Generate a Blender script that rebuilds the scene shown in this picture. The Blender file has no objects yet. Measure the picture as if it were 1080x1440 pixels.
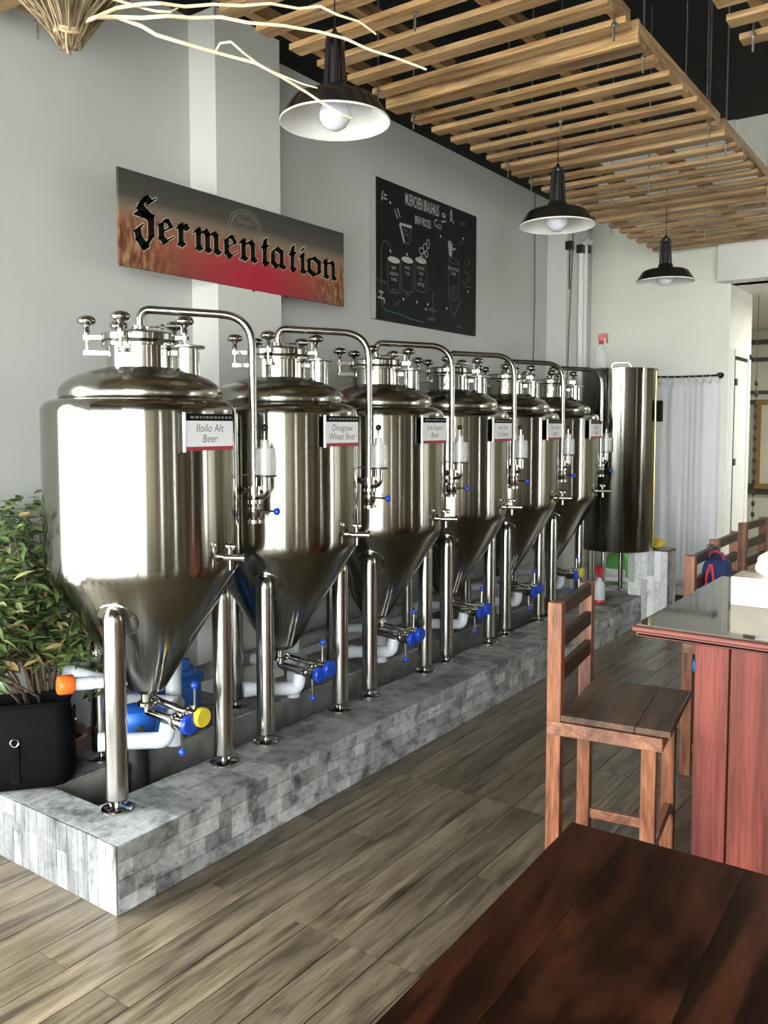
import bpy, bmesh, math, random
from mathutils import Vector, Matrix

S = bpy.context.scene
COL = S.collection
PI = math.pi
random.seed(7)

# ------------------------------------------------------------------ camera
cam = bpy.data.cameras.new('camera')
cam.sensor_fit = 'HORIZONTAL'; cam.sensor_width = 36.0
cam.lens = 36.0 * 1196 / 1080
cam.shift_y = -40 / 1080
cam.clip_start = 0.05; cam.clip_end = 200
camo = bpy.data.objects.new('camera', cam); COL.objects.link(camo)
camo.location = (0, 0, 1.55)
camo.rotation_euler = (math.radians(90 - 3.8268), 0, math.radians(35.5948))
S.camera = camo

# ------------------------------------------------------------------ world (overcast daylight)
W = bpy.data.worlds.new('world'); S.world = W; W.use_nodes = True
bg = W.node_tree.nodes['Background']
bg.inputs['Color'].default_value = (0.95, 0.99, 0.985, 1)
bg.inputs['Strength'].default_value = 9.0
# ------------------------------------------------------------------ exposure
S.view_settings.view_transform = 'Standard'
S.view_settings.look = 'None'
S.view_settings.gamma = 1.0
S.view_settings.use_curve_mapping = False
S.view_settings.exposure = 1.2
S.cycles.use_denoising = True
S.cycles.max_bounces = 14
S.cycles.diffuse_bounces = 8
S.cycles.glossy_bounces = 8
S.cycles.transparent_max_bounces = 12
S.cycles.sample_clamp_indirect = 12
S.cycles.caustics_reflective = False
S.cycles.caustics_refractive = False


def portal(name, x0, x1, z0, z1, y):
    l = bpy.data.lights.new(name, 'AREA'); l.shape = 'RECTANGLE'
    l.size = x1 - x0; l.size_y = z1 - z0
    l.cycles.is_portal = True
    o = bpy.data.objects.new(name, l); COL.objects.link(o)
    o.location = ((x0 + x1) / 2, y, (z0 + z1) / 2)
    o.rotation_euler = (PI / 2, 0, 0)      # faces +Y, into the room
    return o


portal('daylight_portal', -3.2, 4.4, 0.0, 3.45, -3.06)
side = portal('side_daylight_portal', -3.0, 1.25, 0.0, 2.25, 0)
side.location = (-3.26, -0.875, 1.125); side.rotation_euler = (PI / 2, 0, -PI / 2)

# added fill light for the back room, no lamp known there
l = bpy.data.lights.new('back_room_fill', 'AREA'); l.shape = 'RECTANGLE'; l.size = 1.2; l.size_y = 0.3
l.energy = 45; l.color = (1.0, 0.97, 0.86)
o = bpy.data.objects.new('back_room_fill', l); COL.objects.link(o); o.location = (-0.6, 9.4, 2.70)


# ================================================================== helpers
class MB:
    def __init__(s):
        s.v = []; s.f = []

    def add(s, vs, fs, M=None):
        b = len(s.v)
        if M is not None:
            vs = [M @ Vector(p) for p in vs]
        s.v += [tuple(p) for p in vs]
        s.f += [tuple(i + b for i in f) for f in fs]
        return s

    def box(s, x0, x1, y0, y1, z0, z1, M=None):
        vs = [(x, y, z) for x in (x0, x1) for y in (y0, y1) for z in (z0, z1)]
        fs = [(0, 1, 3, 2), (4, 6, 7, 5), (0, 4, 5, 1), (2, 3, 7, 6), (0, 2, 6, 4), (1, 5, 7, 3)]
        return s.add(vs, fs, M)

    def lathe(s, prof, n=32, c=(0, 0, 0), M=None, cap=True):
        vs = []; fs = []
        for r, z in prof:
            for k in range(n):
                a = 2 * PI * k / n
                vs.append((c[0] + r * math.cos(a), c[1] + r * math.sin(a), c[2] + z))
        m = len(prof)
        for i in range(m - 1):
            for k in range(n):
                a = i * n + k; b = i * n + (k + 1) % n
                fs.append((a, b, b + n, a + n))
        if cap:
            if prof[0][0] > 1e-6: fs.append(tuple(range(n - 1, -1, -1)))
            if prof[-1][0] > 1e-6: fs.append(tuple((m - 1) * n + k for k in range(n)))
        return s.add(vs, fs, M)

    def cyl(s, p0, p1, r0, r1=None, n=14, cap=True):
        p0 = Vector(p0); p1 = Vector(p1); d = p1 - p0; L = d.length
        q = Vector((0, 0, 1)).rotation_difference(d.normalized()).to_matrix().to_4x4()
        return s.lathe([(r0, 0), (r0 if r1 is None else r1, L)], n, M=Matrix.Translation(p0) @ q, cap=cap)

    def tube(s, pts, r, n=10, cap=True):
        P = [Vector(p) for p in pts]; m = len(P)
        R = r if isinstance(r, (list, tuple)) else [r] * m
        T = []
        for i in range(m):
            d = (P[min(i + 1, m - 1)] - P[max(i - 1, 0)])
            T.append(d.normalized())
        u = T[0].orthogonal().normalized()
        vs = []; fs = []
        for i in range(m):
            u = (u - T[i] * u.dot(T[i])).normalized(); w = T[i].cross(u)
            for k in range(n):
                a = 2 * PI * k / n
                vs.append(P[i] + (u * math.cos(a) + w * math.sin(a)) * R[i])
        for i in range(m - 1):
            for k in range(n):
                a = i * n + k; b = i * n + (k + 1) % n
                fs.append((a, b, b + n, a + n))
        if cap:
            fs.append(tuple(range(n - 1, -1, -1))); fs.append(tuple((m - 1) * n + k for k in range(n)))
        return s.add(vs, fs)

    def sph(s, c, r, n=14, m=9, sc=(1, 1, 1), M=None, e=1.0, jit=0.0, rng=None):
        vs = []; fs = []
        P = lambda t: math.copysign(abs(t) ** e, t)
        for i in range(m + 1):
            ph = -PI / 2 + PI * i / m
            for k in range(n):
                a = 2 * PI * k / n
                j = 1 + (rng.uniform(-jit, jit) if rng and 0 < i < m else 0)
                vs.append((c[0] + r * j * sc[0] * P(math.cos(ph)) * P(math.cos(a)),
                           c[1] + r * j * sc[1] * P(math.cos(ph)) * P(math.sin(a)),
                           c[2] + r * j * sc[2] * P(math.sin(ph))))
        for i in range(m):
            for k in range(n):
                a = i * n + k; b = i * n + (k + 1) % n
                fs.append((a, b, b + n, a + n))
        return s.add(vs, fs, M)

    def prism(s, poly, t0, t1, M=None):
        n = len(poly)
        vs = [(x, y, t0) for x, y in poly] + [(x, y, t1) for x, y in poly]
        fs = [tuple(range(n - 1, -1, -1)), tuple(range(n, 2 * n))]
        fs += [(i, (i + 1) % n, n + (i + 1) % n, n + i) for i in range(n)]
        return s.add(vs, fs, M)

    def mesh(s, name, mat, smooth=True, ang=38):
        me = bpy.data.meshes.new(name)
        me.from_pydata(s.v, [], s.f); me.validate()
        bm = bmesh.new(); bm.from_mesh(me)
        bmesh.ops.remove_doubles(bm, verts=bm.verts, dist=1e-6)
        bmesh.ops.recalc_face_normals(bm, faces=bm.faces); bm.to_mesh(me); bm.free()
        if smooth:
            me.shade_smooth(); me.set_sharp_from_angle(angle=math.radians(ang))
        if mat: me.materials.append(mat)
        return me

    def build(s, name, mat, parent=None, loc=None, rot=None, smooth=True, bevel=0.0, ang=38):
        return put(name, s.mesh(name, mat, smooth, ang), parent, loc, rot, bevel)


def put(name, me, parent=None, loc=None, rot=None, bevel=0.0):
    o = bpy.data.objects.new(name, me); COL.objects.link(o)
    if parent is not None: o.parent = parent
    if loc is not None: o.location = loc
    if rot is not None: o.rotation_euler = rot
    if bevel:
        b = o.modifiers.new('bevel', 'BEVEL'); b.width = bevel; b.segments = 2; b.limit_method = 'ANGLE'
    return o


def tag(o, label=None, cat=None, group=None, kind=None):
    if label: o['label'] = label
    if cat: o['category'] = cat
    if group: o['group'] = group
    if kind: o['kind'] = kind
    return o


def thing(name, label, cat, loc=(0, 0, 0), rz=0, group=None):
    o = bpy.data.objects.new(name, None); COL.objects.link(o)
    o.empty_display_size = 0.1
    o.location = loc; o.rotation_euler = (0, 0, rz)
    return tag(o, label, cat, group)


def copy_tree(o, parent=None):
    c = o.copy(); COL.objects.link(c)
    if parent is not None: c.parent = parent
    for ch in list(o.children): copy_tree(ch, c)
    return c


def fillet(pts, rad, k=6):
    P = [Vector(p) for p in pts]; out = [P[0]]
    for i in range(1, len(P) - 1):
        r = rad[i - 1] if isinstance(rad, (list, tuple)) else rad
        a = (P[i - 1] - P[i]); b = (P[i + 1] - P[i])
        an = a.normalized(); bn = b.normalized()
        th = an.angle(bn)
        t = min(r / math.tan(th / 2), a.length * 0.49, b.length * 0.49)
        p0 = P[i] + an * t; p1 = P[i] + bn * t
        for j in range(k + 1):
            s = j / k
            out.append(p0 * (1 - s) ** 2 + P[i] * 2 * s * (1 - s) + p1 * s * s)
    out.append(P[-1])
    return out


# ------------------------------------------------------------------ node helpers
def nmat(name):
    m = bpy.data.materials.new(name); m.use_nodes = True
    nt = m.node_tree; b = nt.nodes['Principled BSDF']
    return m, nt, b


def N(nt, t, **kw):
    n = nt.nodes.new(t)
    for k, v in kw.items():
        if k in n.inputs.keys() if isinstance(k, str) else False: n.inputs[k].default_value = v
        else: setattr(n, k, v)
    return n


def ramp(nt, stops):
    r = nt.nodes.new('ShaderNodeValToRGB'); e = r.color_ramp.elements
    while len(e) < len(stops): e.new(0.5)
    for i, (p, c) in enumerate(stops):
        e[i].position = p; e[i].color = (*c, 1) if len(c) == 3 else c
    return r


def plain(name, col, rough=0.5, metal=0.0, var=0.0, scale=30.0, bump=0.0, spec=0.5, coat=0.0, stretch=None):
    m, nt, b = nmat(name)
    b.inputs['Roughness'].default_value = rough; b.inputs['Metallic'].default_value = metal
    b.inputs['Specular IOR Level'].default_value = spec
    if coat: b.inputs['Coat Weight'].default_value = coat; b.inputs['Coat Roughness'].default_value = 0.08
    tc = N(nt, 'ShaderNodeTexCoord')
    no = N(nt, 'ShaderNodeTexNoise'); no.inputs['Scale'].default_value = scale; no.inputs['Detail'].default_value = 4
    src = tc.outputs['Object']
    if stretch:
        mp = N(nt, 'ShaderNodeMapping'); mp.inputs['Scale'].default_value = stretch
        nt.links.new(src, mp.inputs[0]); src = mp.outputs[0]
    nt.links.new(src, no.inputs['Vector'])
    lo = tuple(max(0, c * (1 - var)) for c in col); hi = tuple(min(1, c * (1 + var)) for c in col)
    r = ramp(nt, [(0.3, lo), (0.7, hi)])
    nt.links.new(no.outputs['Fac'], r.inputs[0]); nt.links.new(r.outputs[0], b.inputs['Base Color'])
    if bump:
        bp = N(nt, 'ShaderNodeBump'); bp.inputs['Strength'].default_value = bump; bp.inputs['Distance'].default_value = 0.005
        nt.links.new(no.outputs['Fac'], bp.inputs['Height']); nt.links.new(bp.outputs[0], b.inputs['Normal'])
    return m


def wood(name, dark, mid, light, axis='Y', rough=0.35, scale=1.0, coat=0.0, tint=0.25, streak=14.0, knots=True, spec=0.5, dist=0.6):
    """grain runs along AXIS; every object gets its own offset and tint"""
    m, nt, b = nmat(name); L = nt.links.new
    tc = N(nt, 'ShaderNodeTexCoord'); oi = N(nt, 'ShaderNodeObjectInfo')
    ml = N(nt, 'ShaderNodeMath', operation='MULTIPLY'); ml.inputs[1].default_value = 37.0; L(oi.outputs['Random'], ml.inputs[0])
    cb = N(nt, 'ShaderNodeCombineXYZ')
    for i in range(3): L(ml.outputs[0], cb.inputs[i])
    ad = N(nt, 'ShaderNodeVectorMath', operation='ADD'); L(tc.outputs['Object'], ad.inputs[0]); L(cb.outputs[0], ad.inputs[1])
    mp = N(nt, 'ShaderNodeMapping')
    sc = [streak * scale] * 3; sc['XYZ'.index(axis)] = 1.3 * scale
    mp.inputs['Scale'].default_value = sc; L(ad.outputs[0], mp.inputs[0])
    n1 = N(nt, 'ShaderNodeTexNoise'); n1.inputs['Scale'].default_value = 1.0; n1.inputs['Detail'].default_value = 6; n1.inputs['Distortion'].default_value = dist
    L(mp.outputs[0], n1.inputs['Vector'])
    mp2 = N(nt, 'ShaderNodeMapping'); sc2 = [7 * scale] * 3; sc2['XYZ'.index(axis)] = 2.0 * scale
    mp2.inputs['Scale'].default_value = sc2; L(ad.outputs[0], mp2.inputs[0])
    n2 = N(nt, 'ShaderNodeTexNoise'); n2.inputs['Scale'].default_value = 1.0; n2.inputs['Detail'].default_value = 3
    L(mp2.outputs[0], n2.inputs['Vector'])
    r1 = ramp(nt, [(0.28, dark), (0.47, mid), (0.68, light)]); L(n1.outputs['Fac'], r1.inputs[0])
    r2 = ramp(nt, [(0.27, (0.45, 0.45, 0.45)), (0.45, (1, 1, 1))]); L(n2.outputs['Fac'], r2.inputs[0])
    mx = N(nt, 'ShaderNodeMix', data_type='RGBA', blend_type='MULTIPLY'); mx.inputs[0].default_value = 0.8 if knots else 0.25
    mp3 = N(nt, 'ShaderNodeMapping'); sc3 = [streak * scale * 7] * 3; sc3['XYZ'.index(axis)] = 5 * scale
    mp3.inputs['Scale'].default_value = sc3; L(ad.outputs[0], mp3.inputs[0])
    n3 = N(nt, 'ShaderNodeTexNoise'); n3.inputs['Scale'].default_value = 1.0; n3.inputs['Detail'].default_value = 5; n3.inputs['Roughness'].default_value = 0.7
    L(mp3.outputs[0], n3.inputs['Vector'])
    r3 = ramp(nt, [(0.36, (0.55, 0.52, 0.5)), (0.5, (1, 1, 1)), (0.68, (1.2, 1.2, 1.2))]); L(n3.outputs['Fac'], r3.inputs[0])
    mx3 = N(nt, 'ShaderNodeMix', data_type='RGBA', blend_type='MULTIPLY'); mx3.inputs[0].default_value = 0.9
    L(r1.outputs[0], mx3.inputs[6]); L(r3.outputs[0], mx3.inputs[7])
    L(mx3.outputs[2], mx.inputs[6]); L(r2.outputs[0], mx.inputs[7])
    hv = N(nt, 'ShaderNodeMapRange'); hv.inputs[3].default_value = 1 - tint; hv.inputs[4].default_value = 1 + tint; L(oi.outputs['Random'], hv.inputs[0])
    hs = N(nt, 'ShaderNodeHueSaturation'); L(hv.outputs[0], hs.inputs['Value']); L(mx.outputs[2], hs.inputs['Color'])
    L(hs.outputs[0], b.inputs['Base Color'])
    b.inputs['Roughness'].default_value = rough; b.inputs['Specular IOR Level'].default_value = spec
    if coat: b.inputs['Coat Weight'].default_value = coat; b.inputs['Coat Roughness'].default_value = 0.06
    bp = N(nt, 'ShaderNodeBump'); bp.inputs['Strength'].default_value = 0.12; bp.inputs['Distance'].default_value = 0.004
    L(n1.outputs['Fac'], bp.inputs['Height']); L(bp.outputs[0], b.inputs['Normal'])
    return m


def whitewash(name, blot=1.0, vertical=False, sh=0.0):
    """grey tile printed like limewashed brick, blotches run on across pieces; each piece has its own tone"""
    m, nt, b = nmat(name); L = nt.links.new
    tc = N(nt, 'ShaderNodeTexCoord'); oi = N(nt, 'ShaderNodeObjectInfo')
    ad = N(nt, 'ShaderNodeVectorMath', operation='ADD'); L(tc.outputs['Object'], ad.inputs[0]); L(oi.outputs['Location'], ad.inputs[1])
    mp = N(nt, 'ShaderNodeMapping'); mp.inputs['Scale'].default_value = (9, 9, 2.0) if vertical else (7, 7, 9); L(ad.outputs[0], mp.inputs[0])
    n1 = N(nt, 'ShaderNodeTexNoise'); n1.inputs['Scale'].default_value = 1.3; n1.inputs['Detail'].default_value = 6; n1.inputs['Roughness'].default_value = 0.72
    L(mp.outputs[0], n1.inputs['Vector'])
    n2 = N(nt, 'ShaderNodeTexNoise'); n2.inputs['Scale'].default_value = 45; n2.inputs['Detail'].default_value = 4
    L(ad.outputs[0], n2.inputs['Vector'])
    r1 = ramp(nt, [(0.33 - sh, (0.07, 0.073, 0.076)), (0.42 - sh, (0.23, 0.237, 0.235)), (0.50 - sh, (0.40, 0.41, 0.405)), (0.66, (0.54, 0.55, 0.545))]); L(n1.outputs['Fac'], r1.inputs[0])
    r2 = ramp(nt, [(0.3, (0.8, 0.8, 0.8)), (0.7, (1.15, 1.15, 1.15))]); L(n2.outputs['Fac'], r2.inputs[0])
    mx = N(nt, 'ShaderNodeMix', data_type='RGBA', blend_type='MULTIPLY'); mx.inputs[0].default_value = 0.8
    L(r1.outputs[0], mx.inputs[6]); L(r2.outputs[0], mx.inputs[7])
    hv = N(nt, 'ShaderNodeMapRange'); hv.inputs[3].default_value = 0.55 * blot; hv.inputs[4].default_value = 1.25 * blot; L(oi.outputs['Random'], hv.inputs[0])
    hs = N(nt, 'ShaderNodeHueSaturation'); L(hv.outputs[0], hs.inputs['Value']); L(mx.outputs[2], hs.inputs['Color'])
    L(hs.outputs[0], b.inputs['Base Color'])
    b.inputs['Roughness'].default_value = 0.5
    bp = N(nt, 'ShaderNodeBump'); bp.inputs['Strength'].default_value = 0.2; bp.inputs['Distance'].default_value = 0.003
    L(n2.outputs['Fac'], bp.inputs['Height']); L(bp.outputs[0], b.inputs['Normal'])
    return m


ANISO_ROT = 0.25


def steel(name, col=(0.60, 0.595, 0.56), rough=0.24, aniso=0.75, streaks=True):
    m, nt, b = nmat(name); L = nt.links.new
    b.inputs['Metallic'].default_value = 1.0
    b.inputs['Base Color'].default_value = (*col, 1)
    b.inputs['Roughness'].default_value = rough
    b.inputs['Anisotropic'].default_value = aniso; b.inputs['Anisotropic Rotation'].default_value = ANISO_ROT
    tg = N(nt, 'ShaderNodeTangent', direction_type='RADIAL', axis='Z'); L(tg.outputs[0], b.inputs['Tangent'])
    if streaks:
        tc = N(nt, 'ShaderNodeTexCoord'); mp = N(nt, 'ShaderNodeMapping'); mp.inputs['Scale'].default_value = (6, 6, 260)
        L(tc.outputs['Object'], mp.inputs[0])
        no = N(nt, 'ShaderNodeTexNoise'); no.inputs['Scale'].default_value = 1.0; no.inputs['Detail'].default_value = 3; L(mp.outputs[0], no.inputs['Vector'])
        mr = N(nt, 'ShaderNodeMapRange'); mr.inputs[3].default_value = rough * 0.75; mr.inputs[4].default_value = rough * 1.3
        L(no.outputs['Fac'], mr.inputs[0]); L(mr.outputs[0], b.inputs['Roughness'])
        mp2 = N(nt, 'ShaderNodeMapping'); mp2.inputs['Scale'].default_value = (14, 14, 0.35); L(tc.outputs['Object'], mp2.inputs[0])
        n2 = N(nt, 'ShaderNodeTexNoise'); n2.inputs['Scale'].default_value = 1.0; n2.inputs['Detail'].default_value = 2; L(mp2.outputs[0], n2.inputs['Vector'])
        bp = N(nt, 'ShaderNodeBump'); bp.inputs['Strength'].default_value = 0.025; bp.inputs['Distance'].default_value = 0.01
        L(n2.outputs['Fac'], bp.inputs['Height']); L(bp.outputs[0], b.inputs['Normal'])
    return m


def clear_plastic(name, col=(0.9, 0.92, 0.93), rough=0.05, alpha=0.3):
    m, nt, b = nmat(name)
    b.inputs['Base Color'].default_value = (*col, 1); b.inputs['Roughness'].default_value = rough
    b.inputs['Alpha'].default_value = alpha
    return m


M_end = plain('end_wall_tone', (0.92, 0.92, 0.84), 0.6, var=0.03, scale=2.0, spec=0.3)  # set lighter and warmer than the left wall so it renders brighter
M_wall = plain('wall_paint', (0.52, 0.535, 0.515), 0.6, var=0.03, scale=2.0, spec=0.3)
M_pil = plain('pilaster_lit_paint', (0.66, 0.67, 0.64), 0.6, var=0.03, scale=2.0, spec=0.3)  # same paint as the wall; its brighter light is put into the colour
M_black = plain('black_paint', (0.012, 0.014, 0.013), 0.7, var=0.2, scale=3.0, spec=0.2)
M_white = plain('white_paint', (0.84, 0.85, 0.84), 0.5, var=0.03, scale=3.0)
M_brown = plain('brown_panel', (0.10, 0.06, 0.035), 0.5, var=0.3, scale=4.0)
M_plank = wood('wood_look_tile', (0.036, 0.027, 0.017), (0.142, 0.112, 0.073), (0.225, 0.183, 0.124), 'Y', 0.30, 1.7, tint=0.19)
M_grout = plain('grout', (0.03, 0.025, 0.018), 0.8, var=0.2, scale=60)
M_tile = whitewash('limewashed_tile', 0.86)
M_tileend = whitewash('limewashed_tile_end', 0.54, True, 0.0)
M_tileblk = whitewash('limewashed_tile_block_lit', 1.95, True, 0.09)  # block's front tiles, the bright daylight on that face raised into the colour
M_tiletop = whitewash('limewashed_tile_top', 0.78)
M_core = plain('mortar', (0.48, 0.485, 0.48), 0.85, var=0.2, scale=40)
M_trench = plain('trench_tile', (0.22, 0.22, 0.205), 0.5, var=0.3, scale=12)
M_steel = steel('brushed_steel', (0.33, 0.322, 0.28), 0.15, 0.9)
M_dome = steel('dome_steel', (0.36, 0.352, 0.31), 0.22, 0.5)
M_chrome = plain('polished_steel', (0.50, 0.49, 0.455), 0.10, 1.0, var=0.05, scale=8)
M_tubes = plain('tube_steel', (0.44, 0.43, 0.40), 0.19, 1.0, var=0.08, scale=20)
M_satin = plain('satin_steel', (0.85, 0.85, 0.83), 0.42, 0.6, var=0.05, scale=20)
M_kettle = steel('kettle_steel', (0.26, 0.255, 0.225), 0.15, 0.9)
M_blue = plain('blue_plastic', (0.012, 0.055, 0.42), 0.3, var=0.1, scale=20)
M_blue2 = plain('blue_drum_plastic', (0.02, 0.13, 0.48), 0.35, var=0.1, scale=20)
M_yellow = plain('yellow_plastic', (0.62, 0.50, 0.03), 0.4, var=0.1, scale=20)
M_orange = plain('orange_plastic', (0.85, 0.16, 0.02), 0.4, var=0.1, scale=20)
M_blackp = plain('black_plastic', (0.012, 0.012, 0.013), 0.3, var=0.2, scale=20)
M_pvc = plain('white_pvc', (0.70, 0.74, 0.80), 0.4, var=0.05, scale=14)
M_insul = plain('pipe_insulation', (0.30, 0.30, 0.29), 0.8, var=0.25, scale=25, bump=0.3)
M_whitep = plain('white_plastic', (0.80, 0.80, 0.78), 0.35, var=0.03, scale=20)
M_clear = clear_plastic('clear_plastic', (0.80, 0.82, 0.82), 0.12, 0.30)
M_slat = wood('pine_slat', (0.22, 0.115, 0.045), (0.43, 0.26, 0.115), (0.56, 0.37, 0.19), 'X', 0.55, 1.3, tint=0.18)
M_batten = wood('pine_batten', (0.19, 0.10, 0.045), (0.36, 0.22, 0.10), (0.48, 0.32, 0.17), 'Y', 0.6, 1.3, tint=0.18)
M_rod = plain('threaded_rod', (0.45, 0.45, 0.44), 0.35, 1.0, var=0.2, scale=80)
M_lampb = plain('black_enamel', (0.014, 0.013, 0.013), 0.22, var=0.1, scale=10)
M_lampw = plain('white_enamel', (0.82, 0.82, 0.80), 0.25, var=0.02, scale=10)
M_bulb = plain('frosted_bulb', (0.74, 0.73, 0.82), 0.25, var=0.01, scale=10)
M_stool = wood('varnished_wood', (0.055, 0.018, 0.009), (0.185, 0.068, 0.031), (0.31, 0.130, 0.062), 'Z', 0.4, 1.8, tint=0.12, spec=0.3, dist=1.2)
M_stoolx = wood('varnished_wood_cross', (0.08, 0.03, 0.015), (0.19, 0.078, 0.042), (0.30, 0.14, 0.076), 'Y', 0.3, 1.6, tint=0.15)
M_stoold = wood('varnished_wood_shaded', (0.014, 0.007, 0.0045), (0.032, 0.016, 0.010), (0.05, 0.026, 0.016), 'Y', 0.4, 1.6, tint=0.12, spec=0.2)  # stool rails' unlit faces darkened in the colour; table legs share it
M_seat = wood('seat_wood', (0.04, 0.022, 0.013), (0.085, 0.05, 0.032), (0.13, 0.08, 0.05), 'Y', 0.42, 1.4, tint=0.06, spec=0.25)
M_bar = wood('red_stained_wood', (0.055, 0.010, 0.006), (0.135, 0.026, 0.017), (0.19, 0.042, 0.027), 'Z', 0.5, 0.8, tint=0.08, streak=18, spec=0.3)
M_barx = wood('red_stained_trim', (0.06, 0.012, 0.008), (0.13, 0.026, 0.017), (0.19, 0.045, 0.03), 'X', 0.3, 0.8, tint=0.05)
M_tabletop = wood('dark_red_table_wood', (0.0035, 0.0022, 0.0018), (0.016, 0.0055, 0.003), (0.060, 0.019, 0.0085), 'Y', 0.42, 0.8, tint=0.06, streak=4.5, knots=False, spec=0.06, dist=3.0)
M_glass_top = plain('dark_glass_top', (0.05, 0.036, 0.022), 0.05, var=0.1, scale=6, spec=0.5)


# ================================================================== room shell
def struct(o, label=None):
    o['kind'] = 'structure'
    if label: o['label'] = label
    return o


XW, XP, YE, ZC = -3.2, -3.02, 7.9, 4.2
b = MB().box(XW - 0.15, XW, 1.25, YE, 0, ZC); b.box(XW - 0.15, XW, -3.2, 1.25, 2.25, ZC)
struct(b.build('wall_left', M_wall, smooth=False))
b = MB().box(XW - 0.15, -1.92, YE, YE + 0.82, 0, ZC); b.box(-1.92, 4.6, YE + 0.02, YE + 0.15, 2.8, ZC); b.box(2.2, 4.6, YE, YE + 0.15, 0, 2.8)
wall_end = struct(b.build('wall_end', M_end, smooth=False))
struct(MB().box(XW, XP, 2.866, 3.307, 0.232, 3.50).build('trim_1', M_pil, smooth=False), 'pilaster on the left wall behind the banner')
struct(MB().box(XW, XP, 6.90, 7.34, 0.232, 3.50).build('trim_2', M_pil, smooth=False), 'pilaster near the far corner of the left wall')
struct(MB().box(XW, XW + 0.05, -3.1, YE, 3.50, ZC).build('trim_3', M_black, smooth=False), 'black band along the top of the left wall')
struct(MB().box(-1.99, 4.6, YE - 0.18, YE + 0.6, 2.80, 3.14).build('trim_4', M_white, smooth=False), 'white beam over the opening to the back room')
struct(MB().box(XW - 0.15, 4.7, -3.2, YE + 0.1, ZC, ZC + 0.1).build('ceiling', M_black, smooth=False))
# right side and shop front, behind the camera
SLOTS = [(-0.45, -0.33), (1.55, 1.61), (4.3, 4.36), (6.9, 7.45)]  # unseen openings, added to streak the tanks and light the far end
b = MB(); yy = -3.2
for a, c in SLOTS:
    b.box(4.5, 4.65, yy, a, 0, ZC); b.box(4.5, 4.65, a, c, 2.6, ZC); b.box(4.5, 4.65, a, c, 0, 0.25); yy = c
b.box(4.5, 4.65, yy, YE, 0, ZC)
struct(b.build('wall_right', plain('right_wall_paint', (0.20, 0.18, 0.13), 0.6, var=0.1, scale=1.5), smooth=False))
b = MB()
for y, w in ((-1.3, 0.5), (-0.1, 0.4), (0.8, 0.25), (1.2, 0.2), (1.8, 0.6), (3.0, 0.5), (3.8, 0.3), (4.6, 0.8), (5.5, 0.3), (6.2, 0.5)): b.box(4.40, 4.5, y, y + w, 0, 2.85)
struct(b.build('trim_5', M_brown, smooth=False), 'brown posts added on the unseen right wall')  # unseen posts, added to reflect as dark streaks in the tanks
b = MB().box(XW, 4.5, -3.2, -3.0, 3.45, ZC); b.box(XW, 0.35, -3.2, -3.0, 2.25, 3.46)
struct(b.build('wall_front', M_wall, smooth=False))
b = MB()
for x in (-3.2, -1.75, -0.62, 0.35, 1.0, 1.75, 2.62, 3.42, 4.4):
    b.box(x, x + 0.09, -3.14, -3.04, 0, 2.25 if x < 0.3 else 3.45)
struct(b.build('window_1', M_lampb, smooth=False), 'shop front mullions')
b = MB()
for y in (-3.1, -1.9, -0.75, 0.30, 1.2): b.box(XW - 0.12, XW - 0.03, y, y + 0.05, 0, 2.25)
struct(b.build('window_2', M_lampb, smooth=False), 'side glazing mullions')
struct(MB().box(-30, 30, -40, -3.05, -0.12, -0.02).box(-30, XW - 0.15, -3.05, 14, -0.12, -0.02).build('ground', plain('pavement', (0.70, 0.69, 0.65), 0.8, var=0.15, scale=1.0), smooth=False), 'pavement outside the shop front')
# floor
fl = struct(MB().box(-3.4, 4.7, -3.2, 12.2, -0.10, -0.004).build('floor', M_grout, smooth=False))
cache = {}
for i in range(22):
    x0 = -3.22 + 0.14 * i
    y = 0.805 - (0.56 if i % 2 else 0.0)
    rng = random.Random(i * 13 + 5)
    while y < 7.3:
        n = rng.choice((1, 2, 2, 2))
        if (i in (7, 8, 9, 10)) and abs(y - 1.37) < 0.1: n = 2
        Lr = 0.5635 * n
        vis = (y + Lr > 0.7) and not (x0 < -2.36 and y > 1.7 and y < 6.4) and not (x0 < -2.36) and not (x0 > -0.75 and y > 2.7)
        if y < 1.65 and y + Lr > 0.7: vis = True
        if vis:
            if n not in cache: cache[n] = MB().box(0.0019, 0.1381, 0.0012, Lr - 0.0012, -0.004, 0.0).mesh('plank', M_plank, smooth=False)
            put('plank', cache[n], fl, (x0, y, 0))
        y += Lr
# rest of the floor, further right and beyond, in the same boards
b = MB()
rng = random.Random(3)
for i in range(56):
    x0 = -3.22 + 0.14 * i
    y = -3.0 + rng.random() * 0.5
    while y < 12:
        Lr = 1.127
        near = (x0 < -0.15) and (y + Lr > 0.2) and (y < 7.3)
        if not near: b.box(x0 + 0.001, x0 + 0.139, y + 0.001, y + Lr - 0.001, -0.004, -0.0005)
        y += Lr
o = b.build('planking', M_plank, fl, smooth=False); o['kind'] = 'stuff'

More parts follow.
